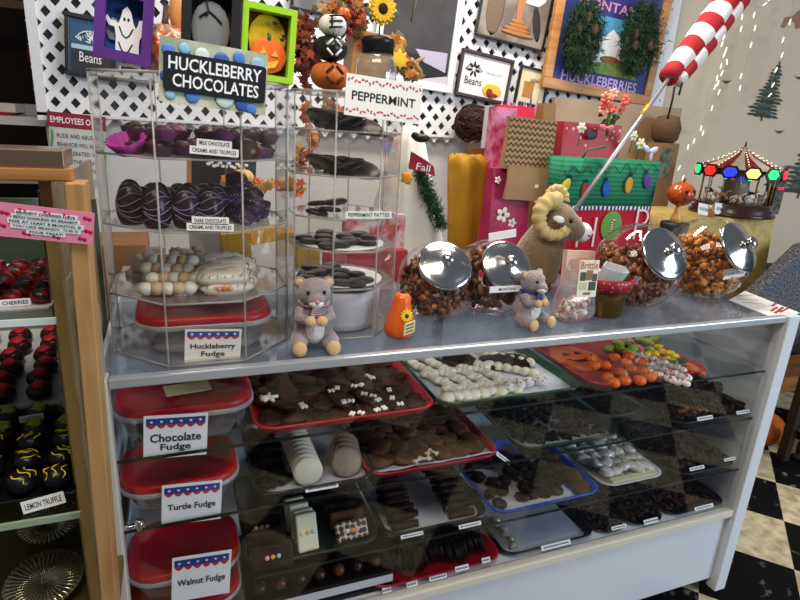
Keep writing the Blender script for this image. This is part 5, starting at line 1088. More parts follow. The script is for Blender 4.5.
for k, (px, py, r) in enumerate(((503, 215, 8), (512, 223, 5), (498, 180, 4))):
    c = P(px, py, 1.828); b = MB(); rr = m_of(r, c)
    for q in range(5): b.ball((rr * .6 * math.cos(q * 1.257), -.001, rr * .6 * math.sin(q * 1.257)), (rr * .45, .0015, rr * .34), 8, 4, rot=(0, -q * 1.257, 0))
    part('blossom', b, M('f0ece8', .6), t, (c.x - t.location.x, 1.829 - t.location.y, c.z - t.location.z))
KR = M('a5835c', .75, var=.06, vs=20)
t, w_, h_ = bag('kraft_bag', 'plain folded brown kraft bag in front of the zigzag bag', 507, 168, 556, 201, 1.80, KR, dp=.02, roll=2); part('white_sticker', MB().box((.02, -.0115, h_ * .45), (.016, .001, .012)), PAPER, t)
t, w_, h_ = bag('kraft_bag', 'brown kraft bag with darker zigzag stripes', 506, 119, 554, 170, 1.82, KR, dp=.03, roll=2)
part('zigzag_print', MB().bx(-w_ / 2 + .002, -.0165, .01, w_ / 2 - .002, -.0155, h_ - .004), stripes('b09068', '5a4028', 'Z', 48, .42, zig=('X', .0105, 1.0)), t)
t, w_, h_ = bag('gift_bag', 'red gift bag with white tissue behind the zigzag kraft bag', 499, 106, 535, 130, 1.95, M('c41c38', .6), dp=.05)
b = MB(); rn = random.Random(4)
for k in range(9): x = -.06 + k * .018; b.add([(x - .012, -.01, h_ * .6), (x + .014, 0, h_ * .6), (x + rn.uniform(-.01, .02), -.01, h_ + rn.uniform(.01, .06))], [(0, 1, 2)], False, k % 3)
o = part('tissue_paper', b, [M('ece8f0', .7), M('7a5aa0', .7), M('e8a0c0', .7)], t, kind='stuff'); o.modifiers.new('t', 'SOLIDIFY').thickness = .001
t, w_, h_ = bag('kraft_bag', 'tall brown kraft bag standing at the right of the zigzag bag', 550, 104, 562, 170, 1.93, M('a07848', .75), dp=.09, roll=-3, zb=ZB)
# HOP bag
c, w_, h_ = rectY(556, 160, 657, 250, 1.72)
zt_, zb_ = P(610, 160, 1.72).z, ZB
t = thing('fabric_gift_bag', 'green and red fabric bag with coloured bulbs and the letters HOP', 'gift bag', (c.x + .008, 1.80, ZB + .001)); w_ *= .95; hh = zt_ - zb_
gz = P(610, 210, 1.72).z - ZB
def slabbag(z0, z1): 
    b = MB(); N = 16; loops = []
    for z in (z0, (z0 + z1) / 2, z1): loops.append([(-w_ / 2 + w_ * i / N, -.07 + .004 * math.sin(i * 1.3 + z * 20), z) for i in range(N + 1)] + [(w_ / 2 - w_ * i / N, .07, z) for i in range(N + 1)])
    return b.loft(loops, True, True, True)
part('green_panel', slabbag(gz + .012, hh), stripes('1f8a62', '157050', 'Z', 60, .5), t, label='green striped upper panel'); part('red_panel', slabbag(0, gz - .004), M('b8142c', .8, bump=.3, bs=200), t, label='red lower panel')
part('striped_band', slabbag(gz - .004, gz + .012), stripes('e8e8f0', '1a2048', 'X', 55, .5), t)
def onbag(px, py): p = P(px, py, 1.725); return (p.x - c.x, -.078, p.z - ZB - .001)
for px, py, cc, a in ((564, 185, 'e8e03c', -25), (583, 190, 'b01c30', 0), (604, 188, '1c5ab8', 10), (627, 184, 'e0a030', -2), (645, 180, '6a3a98', 18)):
    p = onbag(px, py); b = MB(); b.ball((0, 0, 0), (.018, .003, .035), 14, 8, fn=lambda d: 1 - .25 * max(0, d[2])); b.box((0, 0, .033), (.012, .004, .012), m=1); part('bulb_print', b, [M(cc, .7), M('1a3a2c', .8)], t, p, (0, R(-a), 0))
b = MB(); b.tube([onbag(562 + 94 * i / 90, 170 + 4 * math.sin(i * .5) * (1 + .3 * math.cos(i * .2)) - i * .03) for i in range(91)], .0016, 5); part('cord_print', b, M('123a2a'), t)
for s, px, py, tw, thh in (('H', 584, 232, 22, 30), ('P', 639, 224, 16, 30)):
    p = onbag(px, py); c_ = P(px, py, 1.725); txt(t, s, m_of(tw, c_), m_of(thh, c_), p[0], p[2], -.080, M('f0dcd8'), bold=-.02)
p = onbag(609, 226); c_ = P(609, 226, 1.725); part('green_disc', MB().ball((0, 0, 0), (m_of(13, c_), .004, m_of(15, c_)), 24, 8), M('6ba04c', .8), t, p)
b = MB(); cw = [(.0, -.004, -.026), (.0, -.005, -.005), (.0, -.005, .015), (.008, -.005, .024), (.016, -.004, .018)]; b.tube(cw, .0038, 8); part('candy_cane_print', b, stripes('f2f2f2', 'b01c28', 'Z', 110), t, (p[0] - .004, p[1], p[2]))
part('handle', MB().tube([(-w_ * .30, -.06, hh), (-w_ * .28, -.07, hh + .03), (-w_ * .1, -.07, hh + .045)], .004, 6), M('1f6a4c'), t)
# red polka bag behind
t, w2_, h2_ = bag('gift_bag', 'red polka dot gift bag behind the green HOP bag', 564, 124, 622, 175, 1.93, dots('b01020', 'e8aab0', 30, .2), dp=.10, zb=ZB)
part('dark_cutout', MB().ball((-.02, -.052, h2_ * .93), (.03, .002, .022), 14, 6), M('3a0a10'), t)
def flower(label, c, r, pm, cm, n=6, leaves=False, name='artificial_flower'):
    t = thing(name, label, 'flower', c); b = MB()
    for k in range(n): a = 2 * PI * k / n; b.ball((r * .55 * math.cos(a), -.004, r * .55 * math.sin(a)), (r * .5, .004, r * .32), 8, 5, rot=(0, -a, 0))
    part('petals', b, pm, t); part('flower_centre', MB().ball((0, -.010, 0), r * .28, 8, 6), cm, t); part('stem', MB().cyl((0, 0, 0), (.005, .01, -r * 3.0), .002, n=5), GRN, t); return t
WPM = M('f4f0ea', .6); YC = M('e8c830', .6)
flower('white flower with yellow centre on the red polka dot bag', P(581, 128, 1.88), .022, WPM, YC); flower('left white narcissus at the right end of the bags', P(633, 136, 1.88), .022, WPM, YC); flower('right white narcissus at the right end of the bags', P(640, 144, 1.87), .024, WPM, YC)
cf = P(611, 105, 1.95); t = thing('flower_bunch', 'bunch of coral artificial flowers in front of the wooden poster frame', 'flowers', cf); rn = random.Random(8)
for k in range(11):
    p = V((rn.uniform(-.05, .05), rn.uniform(-.03, .01), rn.uniform(-.03, .05))); b = MB()
    for q in range(6): a = q * PI / 3; b.ball((.012 * math.cos(a), -.004, .012 * math.sin(a)), (.012, .004, .008), 6, 4, rot=(0, -a, 0))
    part('blossom', b, M(['e8846c', 'e86a58', 'f0a890'][k % 3], .6), t, p, (rn.uniform(-.6, .3), rn.uniform(-.5, .5), rn.uniform(-.5, .5)))
b = MB()
for k in range(14): a = rn.random() * 6.3; b.ball((.04 * math.cos(a), .005, -.045 + .03 * math.sin(a)), (.022, .004, .009), 6, 4, rot=(a, a * 2, 0))
part('leaves', b, M('33502e', .7), t, kind='stuff'); part('stem', MB().cyl((0, 0, -.02), (0, .0, -.12), .008, n=6), GRN, t)
cf = P(607, 128, 1.9); single('ribbon_bow', MB().ball((-.018, 0, 0), (.02, .006, .012), 10, 6, rot=(0, .4, 0)).ball((.018, 0, 0), (.02, .006, .012), 10, 6, rot=(0, -.4, 0)).ball((0, -.003, 0), .007, 8, 6), M('d86a78', .5), 'small pink bow under the coral flowers', 'bow', cf)
cf = P(650, 150, 1.86); single('ribbon_bow', MB().ball((-.02, 0, .004), (.024, .008, .012), 10, 6, rot=(0, .5, 0)).ball((.02, 0, 0), (.024, .008, .012), 10, 6, rot=(0, -.4, 0)).ball((.01, 0, -.022), (.01, .005, .022), 10, 6), M('dcdce4', .35), 'silver white bow beside the narcissus flowers', 'bow', cf)
c, w_, h_ = rectY(659, 148, 671, 178, 1.90); o = card('hanging_tag', 'small dark photo card hanging right of the HOP bag', 'card', c, w_, h_, (0, R(3), 0), M('2c2a22', .5, hex2='6a6a3a', vs=30), [], .003)
# mustard cloth, wreath ball, bean bag, fall flag, cone cloth
c, w_, h_ = rectY(449, 158, 489, 250, 1.95)
b = MB(); N = 30; loops = []
for k, (z, s, sh) in enumerate(((-h_ * .62, .75, .012), (-h_ * .2, .84, .008), (h_ * .2, .95, 0), (h_ * .40, 1.0, -.004), (h_ * .47, .92, -.008), (h_ * .51, .70, -.008))):
    loops.append([(sh + s * w_ / 2 * math.cos(a), .05 * s * math.sin(a) + .010 * math.sin(5 * a + k), z + (.008 * math.sin(7 * a) if k > 3 else 0)) for a in (2 * PI * i / N for i in range(N))])
b.loft(loops); single('mustard_cloth', b, M('a87a12', .75, var=.12, vs=12, bump=.3, bs=14), 'mustard yellow cloth bag hanging against the wall left of the gift bags', 'cloth bag', (c.x, 1.98, c.z))
c = P(473, 124, 2.56); rr = m_of(19, c); b = MB(); rn = random.Random(2); b.ball((0, 0, 0), rr * .86, 16, 10)
for k in range(70):
    d0 = V((rn.gauss(0, 1), rn.gauss(0, 1), rn.gauss(0, 1))).normalized(); n1 = d0.orthogonal().normalized(); n2 = d0.cross(n1); a0 = rn.random() * 6
    b.tube([(n1 * math.cos(a0 + i * .35) + n2 * math.sin(a0 + i * .35)) * rr * rn.uniform(.93, 1.02) for i in range(8)], .0028, 4)
single('twig_ball', b, M('38181c', .7, var=.3, vs=50), 'dark burgundy twig ball hanging on the lattice', 'ornament', c)
c, w_, h_ = rectY(469, 148, 490, 165, 1.99); card('wooden_tag', 'small brown box with a paper tag above the mustard cloth', 'box', c, w_, h_, (0, 0, 0), M('7a5428', .7), [], .03)
# cone cloth + garland + fall flag
c0_, c1_ = P(405, 125, 1.85), P(412, 262, 1.85); b = MB(); rr = m_of(44, c1_)
b.lathe([(rr * 1.1, P(300, 285, 1.72).z), (rr, c1_.z), (rr * .35, c0_.z - .06), (rr * .12, c0_.z)], 40, amp=lambda a, z: 1 + .05 * math.sin(9 * a))
single('white_cloth_cone', b, M('d8d5cc', .85), 'white pleated cloth cone between the slim tower and the mustard cloth', 'cloth', (c1_.x - .02, 1.90, 0))
c = P(432, 200, 1.80)
t = needles('green_garland', 'strip of green garland hanging down the right of the white cone', P(431, 195, 1.80), .035, .0, 1, 5, 'garland'); b = MB(); rn = random.Random(6)
for k in range(2200):
    u = rn.random(); p = P(418 + 24 * u + rn.gauss(0, 3), 165 + 62 * u + rn.gauss(0, 3), 1.79 + rn.gauss(0, .012)) - P(431, 195, 1.80); d = V((rn.gauss(0, 1), rn.gauss(-.3, .6), rn.gauss(0, 1))).normalized() * .022; e = V((rn.gauss(0, 1), rn.gauss(0, 1), rn.gauss(0, 1))).normalized() * .002
    b.add([p - e, p + e, p + d], [(0, 1, 2)], False, k % 2)
part('needles', b, [M('2f5a38', .8), M('1c3c24', .8)], t, kind='stuff')
c = P(423, 166, 1.75); t = single('fall_pennant', MB().plate([(-.045, .045), (-.05, -.01), (.015, -.022), (.045, -.032), (.038, .0), (.01, .018)][::-1], -.003, .003), M('9a1626', .7), 'dark red pennant reading Fall above the green garland', 'pennant', c); txt(t, 'Fall', .05, .022, 0, -.004, -.004, WHITE, rot=.15)
single('leaf_ornament', MB().ball((0, 0, 0), (.022, .006, .02), 9, 6, fn=lambda d: 1 + .25 * math.cos(5 * math.atan2(d[2], d[0]))), M('e0942c', .6), 'orange leaf ornament beside the slim tower', 'ornament', P(407, 178, 1.72))
single('gourd_ornament', MB().ball((0, 0, 0), (.028, .02, .014), 12, 8).ball((-.02, 0, .006), (.014, .014, .012), 10, 6), M('141414', .4), 'black ornament on the right of the PEPPERMINT sign', 'ornament', P(421, 138, 1.70))
# autumn foliage
def foliage(label, pts, n, seed, cols, y, name='autumn_foliage', s=.015):
    rn = random.Random(seed); c = P(*pts[0][:2], y); t = thing(name, label, 'foliage', c); b = MB()
    for k in range(n):
        px, py, rx, ry = rn.choice(pts); p = P(px + rn.gauss(0, .45) * rx, py + rn.gauss(0, .45) * ry, y + rn.uniform(-.06, .06)) - c; a = rn.random() * 6.3; ss = s * rn.uniform(.6, 1.2)
        pl_ = [((1 if q % 2 == 0 else .5) * ss * math.cos(q * PI / 5), (1 if q % 2 == 0 else .5) * ss * math.sin(q * PI / 5)) for q in range(10)]
        T = Matrix.Translation(p) @ Euler((rn.uniform(-.9, .9), rn.uniform(-.9, .9), 0)).to_matrix().to_4x4() @ Matrix.Rotation(a, 4, 'Y')
        b.add([(x, -.003 * (q % 2), z) for q, (x, z) in enumerate(pl_)], [tuple(range(10))], False, rn.randrange(len(cols)), T)
    part('leaves', b, [M(h, .7) for h in cols], t, kind='stuff'); return t
foliage('red and brown autumn leaves right of the lime green frame', [(306, 40, 12, 22), (308, 62, 12, 18), (300, 30, 8, 12)], 260, 1, ['6a2412', '8a3a18', '4a2014', '601c12'], 1.5)
foliage('autumn leaf garland of gold and green leaves above the stacked pumpkins', [(340, 8, 18, 14), (334, 22, 14, 10), (358, 20, 8, 22)], 300, 2, ['7a5a2c', '6a6a3a', 'a8743a', '5a3a20', 'c8541c'], 1.5)
c = P(352, 20, 1.42); b = MB(); rn = random.Random(3)
for k in range(26): b.ball((rn.gauss(0, .016), rn.gauss(0, .01), rn.gauss(0, .022)), .0045, 6, 4)
single('berry_cluster', b, M('a02430', .35), 'cluster of small red berries among the autumn leaves', 'berries', c, kind='stuff')
pumpkin('gourd', 'small orange gourd in the leaf garland above the stacked pumpkins', P(343, 22, 1.45), .02, .8, M('e06a1c', .5), 8)
c, w_, h_ = rectY(348, 34, 386, 80, 1.50)
single('wooden_crate', MB().bx(-w_ / 2, -.04, -h_ / 2, w_ / 2, .04, h_ / 2), woodmat('a87840', 'c89a60', (2, 2, 20)), 'tan wooden block sign behind the mason jar', 'wooden box', c, (0, R(4), 0), bevel=.004)
foliage('pile of orange and straw flowers at the right of the mason jar', [(397, 46, 5, 12), (404, 64, 10, 7), (411, 74, 8, 5)], 120, 5, ['d8761c', 'c8a050', '7a5a38', '3f5a34', 'a04420'], 1.42, s=.016)
single('yellow_flower', MB().lathe([(0, 0), (.01, .002), (.02, .005), (.019, .007), (0, .006)], 24, amp=lambda a, z: 1 + .25 * math.cos(8 * a)), M('f0c42c', .6), 'yellow flower right of the mason jar lid', 'flower', P(399, 60, 1.36), (R(80), 0, 0))
pumpkin('gourd', 'orange pumpkin ornament behind the mason jar', P(398, 52, 1.40), .02, .9, M('e8781c', .5), 8)
b = MB(); c = P(412, 65, 1.38)
b.tube([(-.03, 0, -.02), (0, 0, .012), (.025, 0, -.015)], .006, 6).tube([(-.012, 0, -.03), (.012, 0, .01), (.03, 0, .02)], .004, 6); single('straw_bow', b, M('b59a6c', .8), 'straw coloured bow at the right of the flower pile', 'bow', c)
foliage('orange leaves low behind the gap between the two towers', [(306, 110, 5, 12), (312, 140, 5, 14), (300, 160, 6, 20)], 70, 9, ['c8541c', '9a4a20', 'b98a4a'], 1.55)
foliage('twig wreath with orange leaves seen through the slim tower', [(330, 108, 9, 9), (340, 115, 8, 10)], 60, 10, ['d8601c', '6a4a34', '8a6a4c'], 1.6)
# items seen through the large tower
c, w_, h_ = rectY(192, 158, 256, 190, 1.75)
t = card('chalkboard_sign', 'black chalkboard with wooden left edge seen through the large tower', 'sign', c, w_, h_, (0, R(3), 0), M('1f1b1e', .7), [], .02); part('wood_edge', MB().bx(-w_ / 2 - .012, -.012, -h_ / 2, -w_ / 2, .012, h_ / 2), WOODF, t)
b = MB(); 
for k in range(14): b.ball(((-.25 + k * .045) * w_, -.011, .28 * h_ + .006 * math.sin(k * 2)), (.007, .001, .005), 6, 4)
part('white_scroll', b, WHITE, t, kind='stuff')
pumpkin('gourd', 'pale gold striped gourd seen through the large tower', P(243, 186, 1.68), .03, .8, M('d9a860', .5, var=.15), 10, M('6a5030', .6))
foliage('gold and orange leaves seen through the large tower', [(232, 182, 12, 6), (265, 185, 16, 6), (290, 190, 14, 8)], 90, 12, ['c8742c', 'b08a3a', 'd8541c'], 1.7)
c, w_, h_ = rectY(222, 232, 250, 256, 1.62); card('yellow_box', 'yellow carton seen through the large tower', 'box', c, w_, h_, (0, R(-4), 0), M('d8a018', .6), [], .05)
c, w_, h_ = rectY(250, 226, 292, 240, 1.66); card('yellow_box', 'yellow box behind the right side of the large tower', 'box', c, w_, h_, (0, R(-10), 0), M('dca81e', .6), [], .05)
c, w_, h_ = rectY(190, 228, 228, 262, 1.68); card('white_box', 'white carton beside the yellow one, seen through the large tower', 'box', c, w_, h_, (0, 0, 0), M('c4c2be', .6), [], .05)
c, w_, h_ = rectY(296, 240, 318, 270, 1.66); card('yellow_box', 'yellow box seen between the two acrylic towers', 'box', c, w_, h_, (0, 0, 0), M('d8a41e', .6), [], .05)
c, w_, h_ = rectY(344, 214, 403, 250, 1.75); o = card('red_print_bag', 'white paper bag with red lettering pattern behind the slim tower', 'bag', c, w_, h_, (0, 0, 0), M('d8c8c4', .6, hex2='c02438', vs=22), [], .04)
c, w_, h_ = rectY(325, 250, 405, 285, 1.72); card('red_box', 'red box behind the lowest patties of the slim tower', 'box', c, w_, h_, (0, 0, 0), M('b0323a', .6), [], .05)
# supports under those things
c = P(300, 290, 1.8); single('storage_shelf', MB().bx(-.42, -.12, 0, .55, .28, P(300, 285, 1.72).z - .001), M('8f8a86', .6), 'grey storage shelf behind the display case under the small boxes', 'shelf', (.25, 1.76, 0))
# ================================================================ POLE WITH STRIPED WINDSOCK
pa, pb_, pc_ = P(574, 211, 1.62), P(668, 78, 1.80), P(760, -40, 1.98)
ax = (pc_ - pb_).normalized(); L_ = (pc_ - pb_).length
t = thing('striped_windsock', 'rolled red and white striped fabric on a silver pole rising to the top right', 'windsock', pa)
part('pole', MB().cyl((0, 0, 0), pb_ - pa + ax * .1, .0075, n=12), M('b8b8bc', .42, .75), t)
q = (pb_ - pa) * .70; part('yellow_band', MB().cyl(q, q + (pb_ - pa).normalized() * .055, .0083, n=12), M('d8a41c', .4), t, label='yellow tape on the pole')
Tm = ax.to_track_quat('Z', 'Y').to_matrix().to_4x4(); s_ = m_of(1, pb_)
def sock(r, off, z0, z1, fr, offs):
    b = MB(); K = 26
    b.lathe([(r * .15, z0 - .004)] + [(r * (.75 + .25 * min(1, 4 * k / K) + .18 * k / K) * (1 + .03 * math.sin(k * 1.7)), z0 + (z1 - z0) * k / K) for k in range(K + 1)], 24, amp=lambda a, z: 1 + .04 * math.sin(3 * a + z * 14))
    return b
o = part('striped_fabric', sock(12.2 * s_, 0, 0, L_, 1, 0), stripes('e9e2dc', 'a00e1e', 'Z', 1 / (38 * s_), .48, offset=.1), t, pb_ - pa, Tm.to_euler())
sd = Tm.to_quaternion() @ V((0, 0, 0)); side = (CR * .85 + CD * .53) * 10 * s_
o = part('striped_fabric', sock(8.5 * s_, 0, .01, L_, 1, 0), stripes('e4ddd6', 'a00e1e', 'Z', 1 / (38 * s_), .48, offset=-.28), t, pb_ - pa + side, Tm.to_euler(), label='second fold of the striped fabric')
b = MB(); b.tube([V((0, 0, 0)), V((.002, 0, -.05)), V((-.004, 0, -.12))], .004, 6).tube([V((.035, 0, .02)), V((.030, 0, -.03))], .004, 6); b.box((-.035, 0, .03), (.06, .004, .004)); part('cord', b, M('2a2018', .6), t, pb_ - pa + V((.01, -.03, -.03)))
# ================================================================ RIGHT WALL DECOR
def wall_pt(px, py, off=.02):
    r = ray(px, py); n_ = V((nv_.x, nv_.y, 0)); p0 = V((c0.x, c0.y, 0)) - n_ * off; k = (p0 - CAM).dot(n_) / r.dot(n_); return CAM + r * k
def tree_sticker(label, px0, py0, px1, py1, seed, lean=0):
    a, z0_, z1_ = wall_pt((px0 + px1) / 2, (py0 + py1) / 2, .004), wall_pt((px0 + px1) / 2, py1).z, wall_pt((px0 + px1) / 2, py0).z; h = z1_ - z0_
    w = (wall_pt(px1, (py0 + py1) / 2) - wall_pt(px0, (py0 + py1) / 2)).length
    t = thing('tree_sticker', label, 'wall sticker', a, (0, R(lean), RROT)); rn = random.Random(seed); b = MB()
    b.plate([(-.004, -h * .5), (.004, -h * .5), (.002, h * .5), (-.002, h * .5)], -.002, 0)
    n = 15
    for k in range(n):
        u = k / n; z = -h * .40 + h * .88 * u; ww = w * .5 * (1 - u) ** .8 * rn.uniform(.75, 1.1) + .004
        for sx in (-1, 1):
            q = ww * rn.uniform(.8, 1.15); pl_ = [(0, z + h * .035), (sx * q * .45, z + h * .012), (sx * q * .8, z + h * .01), (sx * q, z - h * .018), (sx * q * .75, z - h * .03), (sx * q * .6, z - h * .022), (sx * q * .4, z - h * .042), (sx * q * .2, z - h * .03), (0, z - h * .035)]
            b.plate(pl_ if sx < 0 else pl_[::-1], -.0015 - .0002 * k, -.0005, m=k % 2)
    part('tree_shape', b, [M('343e38', .8, var=.3, vs=40), M('4a544c', .8, var=.3, vs=40)], t); return t
tree_sticker('grey-green conifer wall sticker upper right of the carousel', 752, 61, 789, 122, 1, 5); tree_sticker('grey-green conifer wall sticker cut by the right edge of the photo', 783, 122, 838, 200, 2, 5); tree_sticker('dark tip of a conifer sticker at the right edge below the others', 797, 212, 826, 262, 3, 5)
for k, (px, py, lb) in enumerate(((726, 82, 'small dark bird sticker left of the conifer sticker'), (779, 132, 'small dark bird sticker between the two conifer stickers'), (799, 78, 'small dark bird sticker at the right edge of the photo'))):
    a = wall_pt(px, py, .004); single('bird_sticker', MB().plate([(-.028, .012), (-.01, .004), (0, .008), (.014, .006), (.03, .014), (.012, -.004), (0, -.008), (-.008, -.003)][::-1], -.0015, 0), M('4a4440', .8), lb, 'wall sticker', a, (0, 0, RROT))
a = wall_pt(794, 20, .004); single('reindeer_sticker', MB().plate([(-.06, -.04), (-.05, .01), (-.01, .02), (.02, .05), (.05, .04), (.035, .01), (.04, -.04), (.02, -.04), (.01, -.01), (-.03, -.01), (-.04, -.04)][::-1], -.0015, 0), M('9a6a5c', .8), 'faint reddish sticker high on the right wall', 'wall sticker', a, (0, 0, RROT))
# icicle lights
BUL = M('fff0d0', .2, emit=.9); WIRE = M('b8b2a6', .5)
def strand(label, pts, bulbs):
    q = [wall_pt(px, py, .07) for px, py in pts]; t = thing('icicle_light_strand', label, 'string lights', q[0]); part('wire', MB().tube([p - q[0] for p in q], .0016, 4), WIRE, t)
    for px, py, a in bulbs:
        p = wall_pt(px, py, .072) - q[0]; part('bulb', MB().ball((0, 0, 0), (.0038, .0038, .017), 8, 6), BUL, t, p, (0, R(a), 0))
strand('icicle light strand hanging from the striped fabric, leftmost on the wall', [(733, 20), (727, 40), (722, 60), (716, 85), (710, 110), (700, 128), (686, 140), (684, 165), (680, 190), (662, 205)], [(724, 37, 8), (722, 44, 6), (724, 55, 10), (721, 66, 4), (722, 73, 15), (718, 83, 6), (712, 108, 6), (719, 92, 12), (727, 62, -20), (701, 128, 3)])
strand('icicle light strand curving left of the bird sticker', [(731, 25), (728, 45), (729, 60), (722, 72), (709, 88), (705, 108), (690, 118), (668, 118)], [(726, 50, 8), (715, 87, 14), (717, 78, 0), (703, 133, 5)])
strand('icicle light strand above the carousel, second from the left', [(756, -5), (754, 16), (751, 45), (747, 62), (740, 88), (738, 92)], [(754, 15, 4), (755, 28, 5), (751, 45, 6), (741, 76, 6), (740, 88, 0), (742, 17, -3), (741, 29, 8)])
strand('icicle light strand hanging in front of the conifer sticker', [(794, -5), (791, 22), (784, 38), (782, 55), (775, 68), (771, 85)], [(790, 22, 3), (783, 40, 8), (782, 55, 8), (776, 70, 20), (773, 85, 25), (770, 95, 45)])
strand('icicle light strand running from the carousel towards the jack-o-lantern', [(700, 132), (693, 150), (688, 165), (682, 182), (676, 195)], [(694, 141, 8), (688, 147, 6), (679, 168, 20), (683, 178, 10)])
strand('nearly horizontal icicle light strand at the top edge', [(735, 2), (762, 8), (775, -4)], [(765, 4, 50), (770, -1, 50)])
# ================================================================ CAROUSEL TABLE
cx = P(735, 215, 1.88); ZC = cx.z; x0_, x1_ = P(660, 218, 1.82).x, P(776, 222, 1.82).x
CLO = M('b59a52', .75, hex2='c9b070', vs=26, bump=.3, bs=60)
t = thing('carousel_stand', 'stand draped to the floor in gold brocade cloth under the carousel', 'draped table', ((x0_ + x1_) / 2, 1.96, 0)); ww = (x1_ - x0_) / 2
part('table', MB().bx(-ww + .03, -.15, 0, ww - .03, .15, ZC - .01), M('6a5a40', .7), t)
b = MB(); N = 96; loops = []
def sq(a, k):
    c_, s_ = math.cos(a), math.sin(a); n_ = (abs(c_) ** 5 + abs(s_) ** 5) ** (-1 / 5); return c_ * n_, s_ * n_
for z, e, f in ((ZC + .002, 0, 0), (ZC, .008, 0), (ZC - .05, .010, .002), (ZC - .3, .02, .012), (.5, .03, .02), (.05, .045, .028)):
    loops.append([((ww + e) * sq(a, 0)[0] + f * math.sin(14 * a + 1) * math.cos(a), (.17 + e) * sq(a, 0)[1] + f * math.sin(14 * a + 1) * math.sin(a), z) for a in (2 * PI * i / N for i in range(N))])
b.loft(loops[::-1], False, True); part('cloth', b, CLO, t)
kx = P(732, 205, 1.90); s_ = m_of(1, kx)
t = thing('carousel', 'lit toy carousel with red and white canopy and coloured hexagon lights', 'carousel', (kx.x, 1.90, ZC + .004)); DK = M('3a1a12', .3, coat=.4); DK2 = M('15100f', .5)
zz = lambda py: (P(732, py, 1.90).z - ZC)
R0 = 38 * s_
b = MB(); b.lathe([(R0 * 1.02, 0), (R0 * 1.02, .012), (R0 * .95, .018), (R0 * .98, .03), (R0 * .90, .036), (R0 * .92, .05), (R0 * .86, .054), (0, .054)], 40); part('base', b, DK, t)
zt0 = zz(171); zt1 = zz(148)
b = MB(); n = 16; Rc = R0 * 1.0
for k in range(n):
    a0, a1 = 2 * PI * k / n, 2 * PI * (k + 1) / n
    b.add([(Rc * math.cos(a0), Rc * math.sin(a0), zt0 + .008), (Rc * math.cos(a1), Rc * math.sin(a1), zt0 + .008), (Rc * .3 * math.cos(a1), Rc * .3 * math.sin(a1), zt0 + (zt1 - zt0) * .62), (Rc * .3 * math.cos(a0), Rc * .3 * math.sin(a0), zt0 + (zt1 - zt0) * .62)], [(0, 1, 2, 3)], False, k % 2)
    b.add([(Rc * .3 * math.cos(a0), Rc * .3 * math.sin(a0), zt0 + (zt1 - zt0) * .62), (Rc * .3 * math.cos(a1), Rc * .3 * math.sin(a1), zt0 + (zt1 - zt0) * .62), (0, 0, zt1 + .01)], [(0, 1, 2)], False, k % 2)
part('canopy', b, [M('8a241c', .7), M('cfc0a8', .7)], t)
part('finial', MB().cyl((0, 0, zt1), (0, 0, zt1 + .03), .006, .001, 8), DK2, t)
cols = ['28e078', 'f02020', '2838e8', 'ffe070', '18e068', 'f01830', '2838e8', 'ffe070', '28e078', '3040e0', 'ffd060', '20e070', 'e82030']
npn = 13
for k in range(npn):
    a = R(-208 + 27.7 * k); hx = MB(); hw = 8.6 * s_
    hx.plate([(hw * u_, hw * .85 * v_) for u_, v_ in ((1, 0), (.55, .8), (-.55, .8), (-1, 0), (-.55, -.8), (.55, -.8))], -.003, .003)
    fr = part('light_frame', hx, DK2, t, ((Rc + .002) * math.cos(a), (Rc + .002) * math.sin(a), zt0 - .004), (0, 0, a + PI / 2))
    hx = MB(); hx.plate([(hw * .72 * u_, hw * .6 * v_) for u_, v_ in ((1, 0), (.55, .8), (-.55, .8), (-1, 0), (-.55, -.8), (.55, -.8))], -.006, -.003); part('light_panel', hx, M(cols[k], .3, emit=1.0), fr)
    part('pole', MB().cyl((Rc * .82 * math.cos(a + .3), Rc * .82 * math.sin(a + .3), .05), (Rc * .82 * math.cos(a + .3), Rc * .82 * math.sin(a + .3), zt0 + .01), .0025, n=6), M('a8905a', .3, .7), t)
    hm = MB(); q = .9; hm.ball((0, 0, .035), (.018, .008, .010), 10, 6); hm.tube([(.012, 0, .038), (.022, 0, .052), (.032, 0, .052)], [.007, .005, .004], 6); hm.tube([(-.016, 0, .038), (-.026, 0, .03), (-.028, 0, .018)], [.004, .003, .002], 5)
    for lx, l2 in ((.012, .024), (.008, .016), (-.010, -.018), (-.013, -.006)): hm.tube([(lx, 0, .030), (l2, 0, .018), (l2 - .006, 0, .008)], [.004, .003, .002], 5)
    part('horse', hm, M(['e6e0d6', '9a7a5a', 'd8c8b0'][k % 3], .5), t, (Rc * .68 * math.cos(a + .3), Rc * .68 * math.sin(a + .3), .05 + .006 * (k % 2)), (0, 0, a + .3 + PI / 2))
part('centre_column', MB().lathe([(R0 * .30, .05), (R0 * .30, zt0)], 12), M('8a8478', .4), t)
for k, cc in enumerate(('30e0d0', 'e81840', '2838e8', '28d8e0')): a = R(-143 - 30 + 20 * k); part('small_light', MB().box((0, 0, 0), (.014, .004, .016)), M(cc, .3, emit=1.4), t, (R0 * .55 * math.cos(a), R0 * .55 * math.sin(a), zt0 - .03), (0, 0, a + PI / 2))
b = MB(); 
for k in range(8):
    a = 2 * PI * k / 8 + .1
    for j in range(9): u = j / 9; b.ball((Rc * (1 - u) * math.cos(a), Rc * (1 - u) * math.sin(a), zt0 + .012 + (zt1 - zt0) * u * .88), .0028, 5, 4)
part('canopy_bulb', b, M('ffe8c0', .3, emit=1.1), t, kind='stuff')
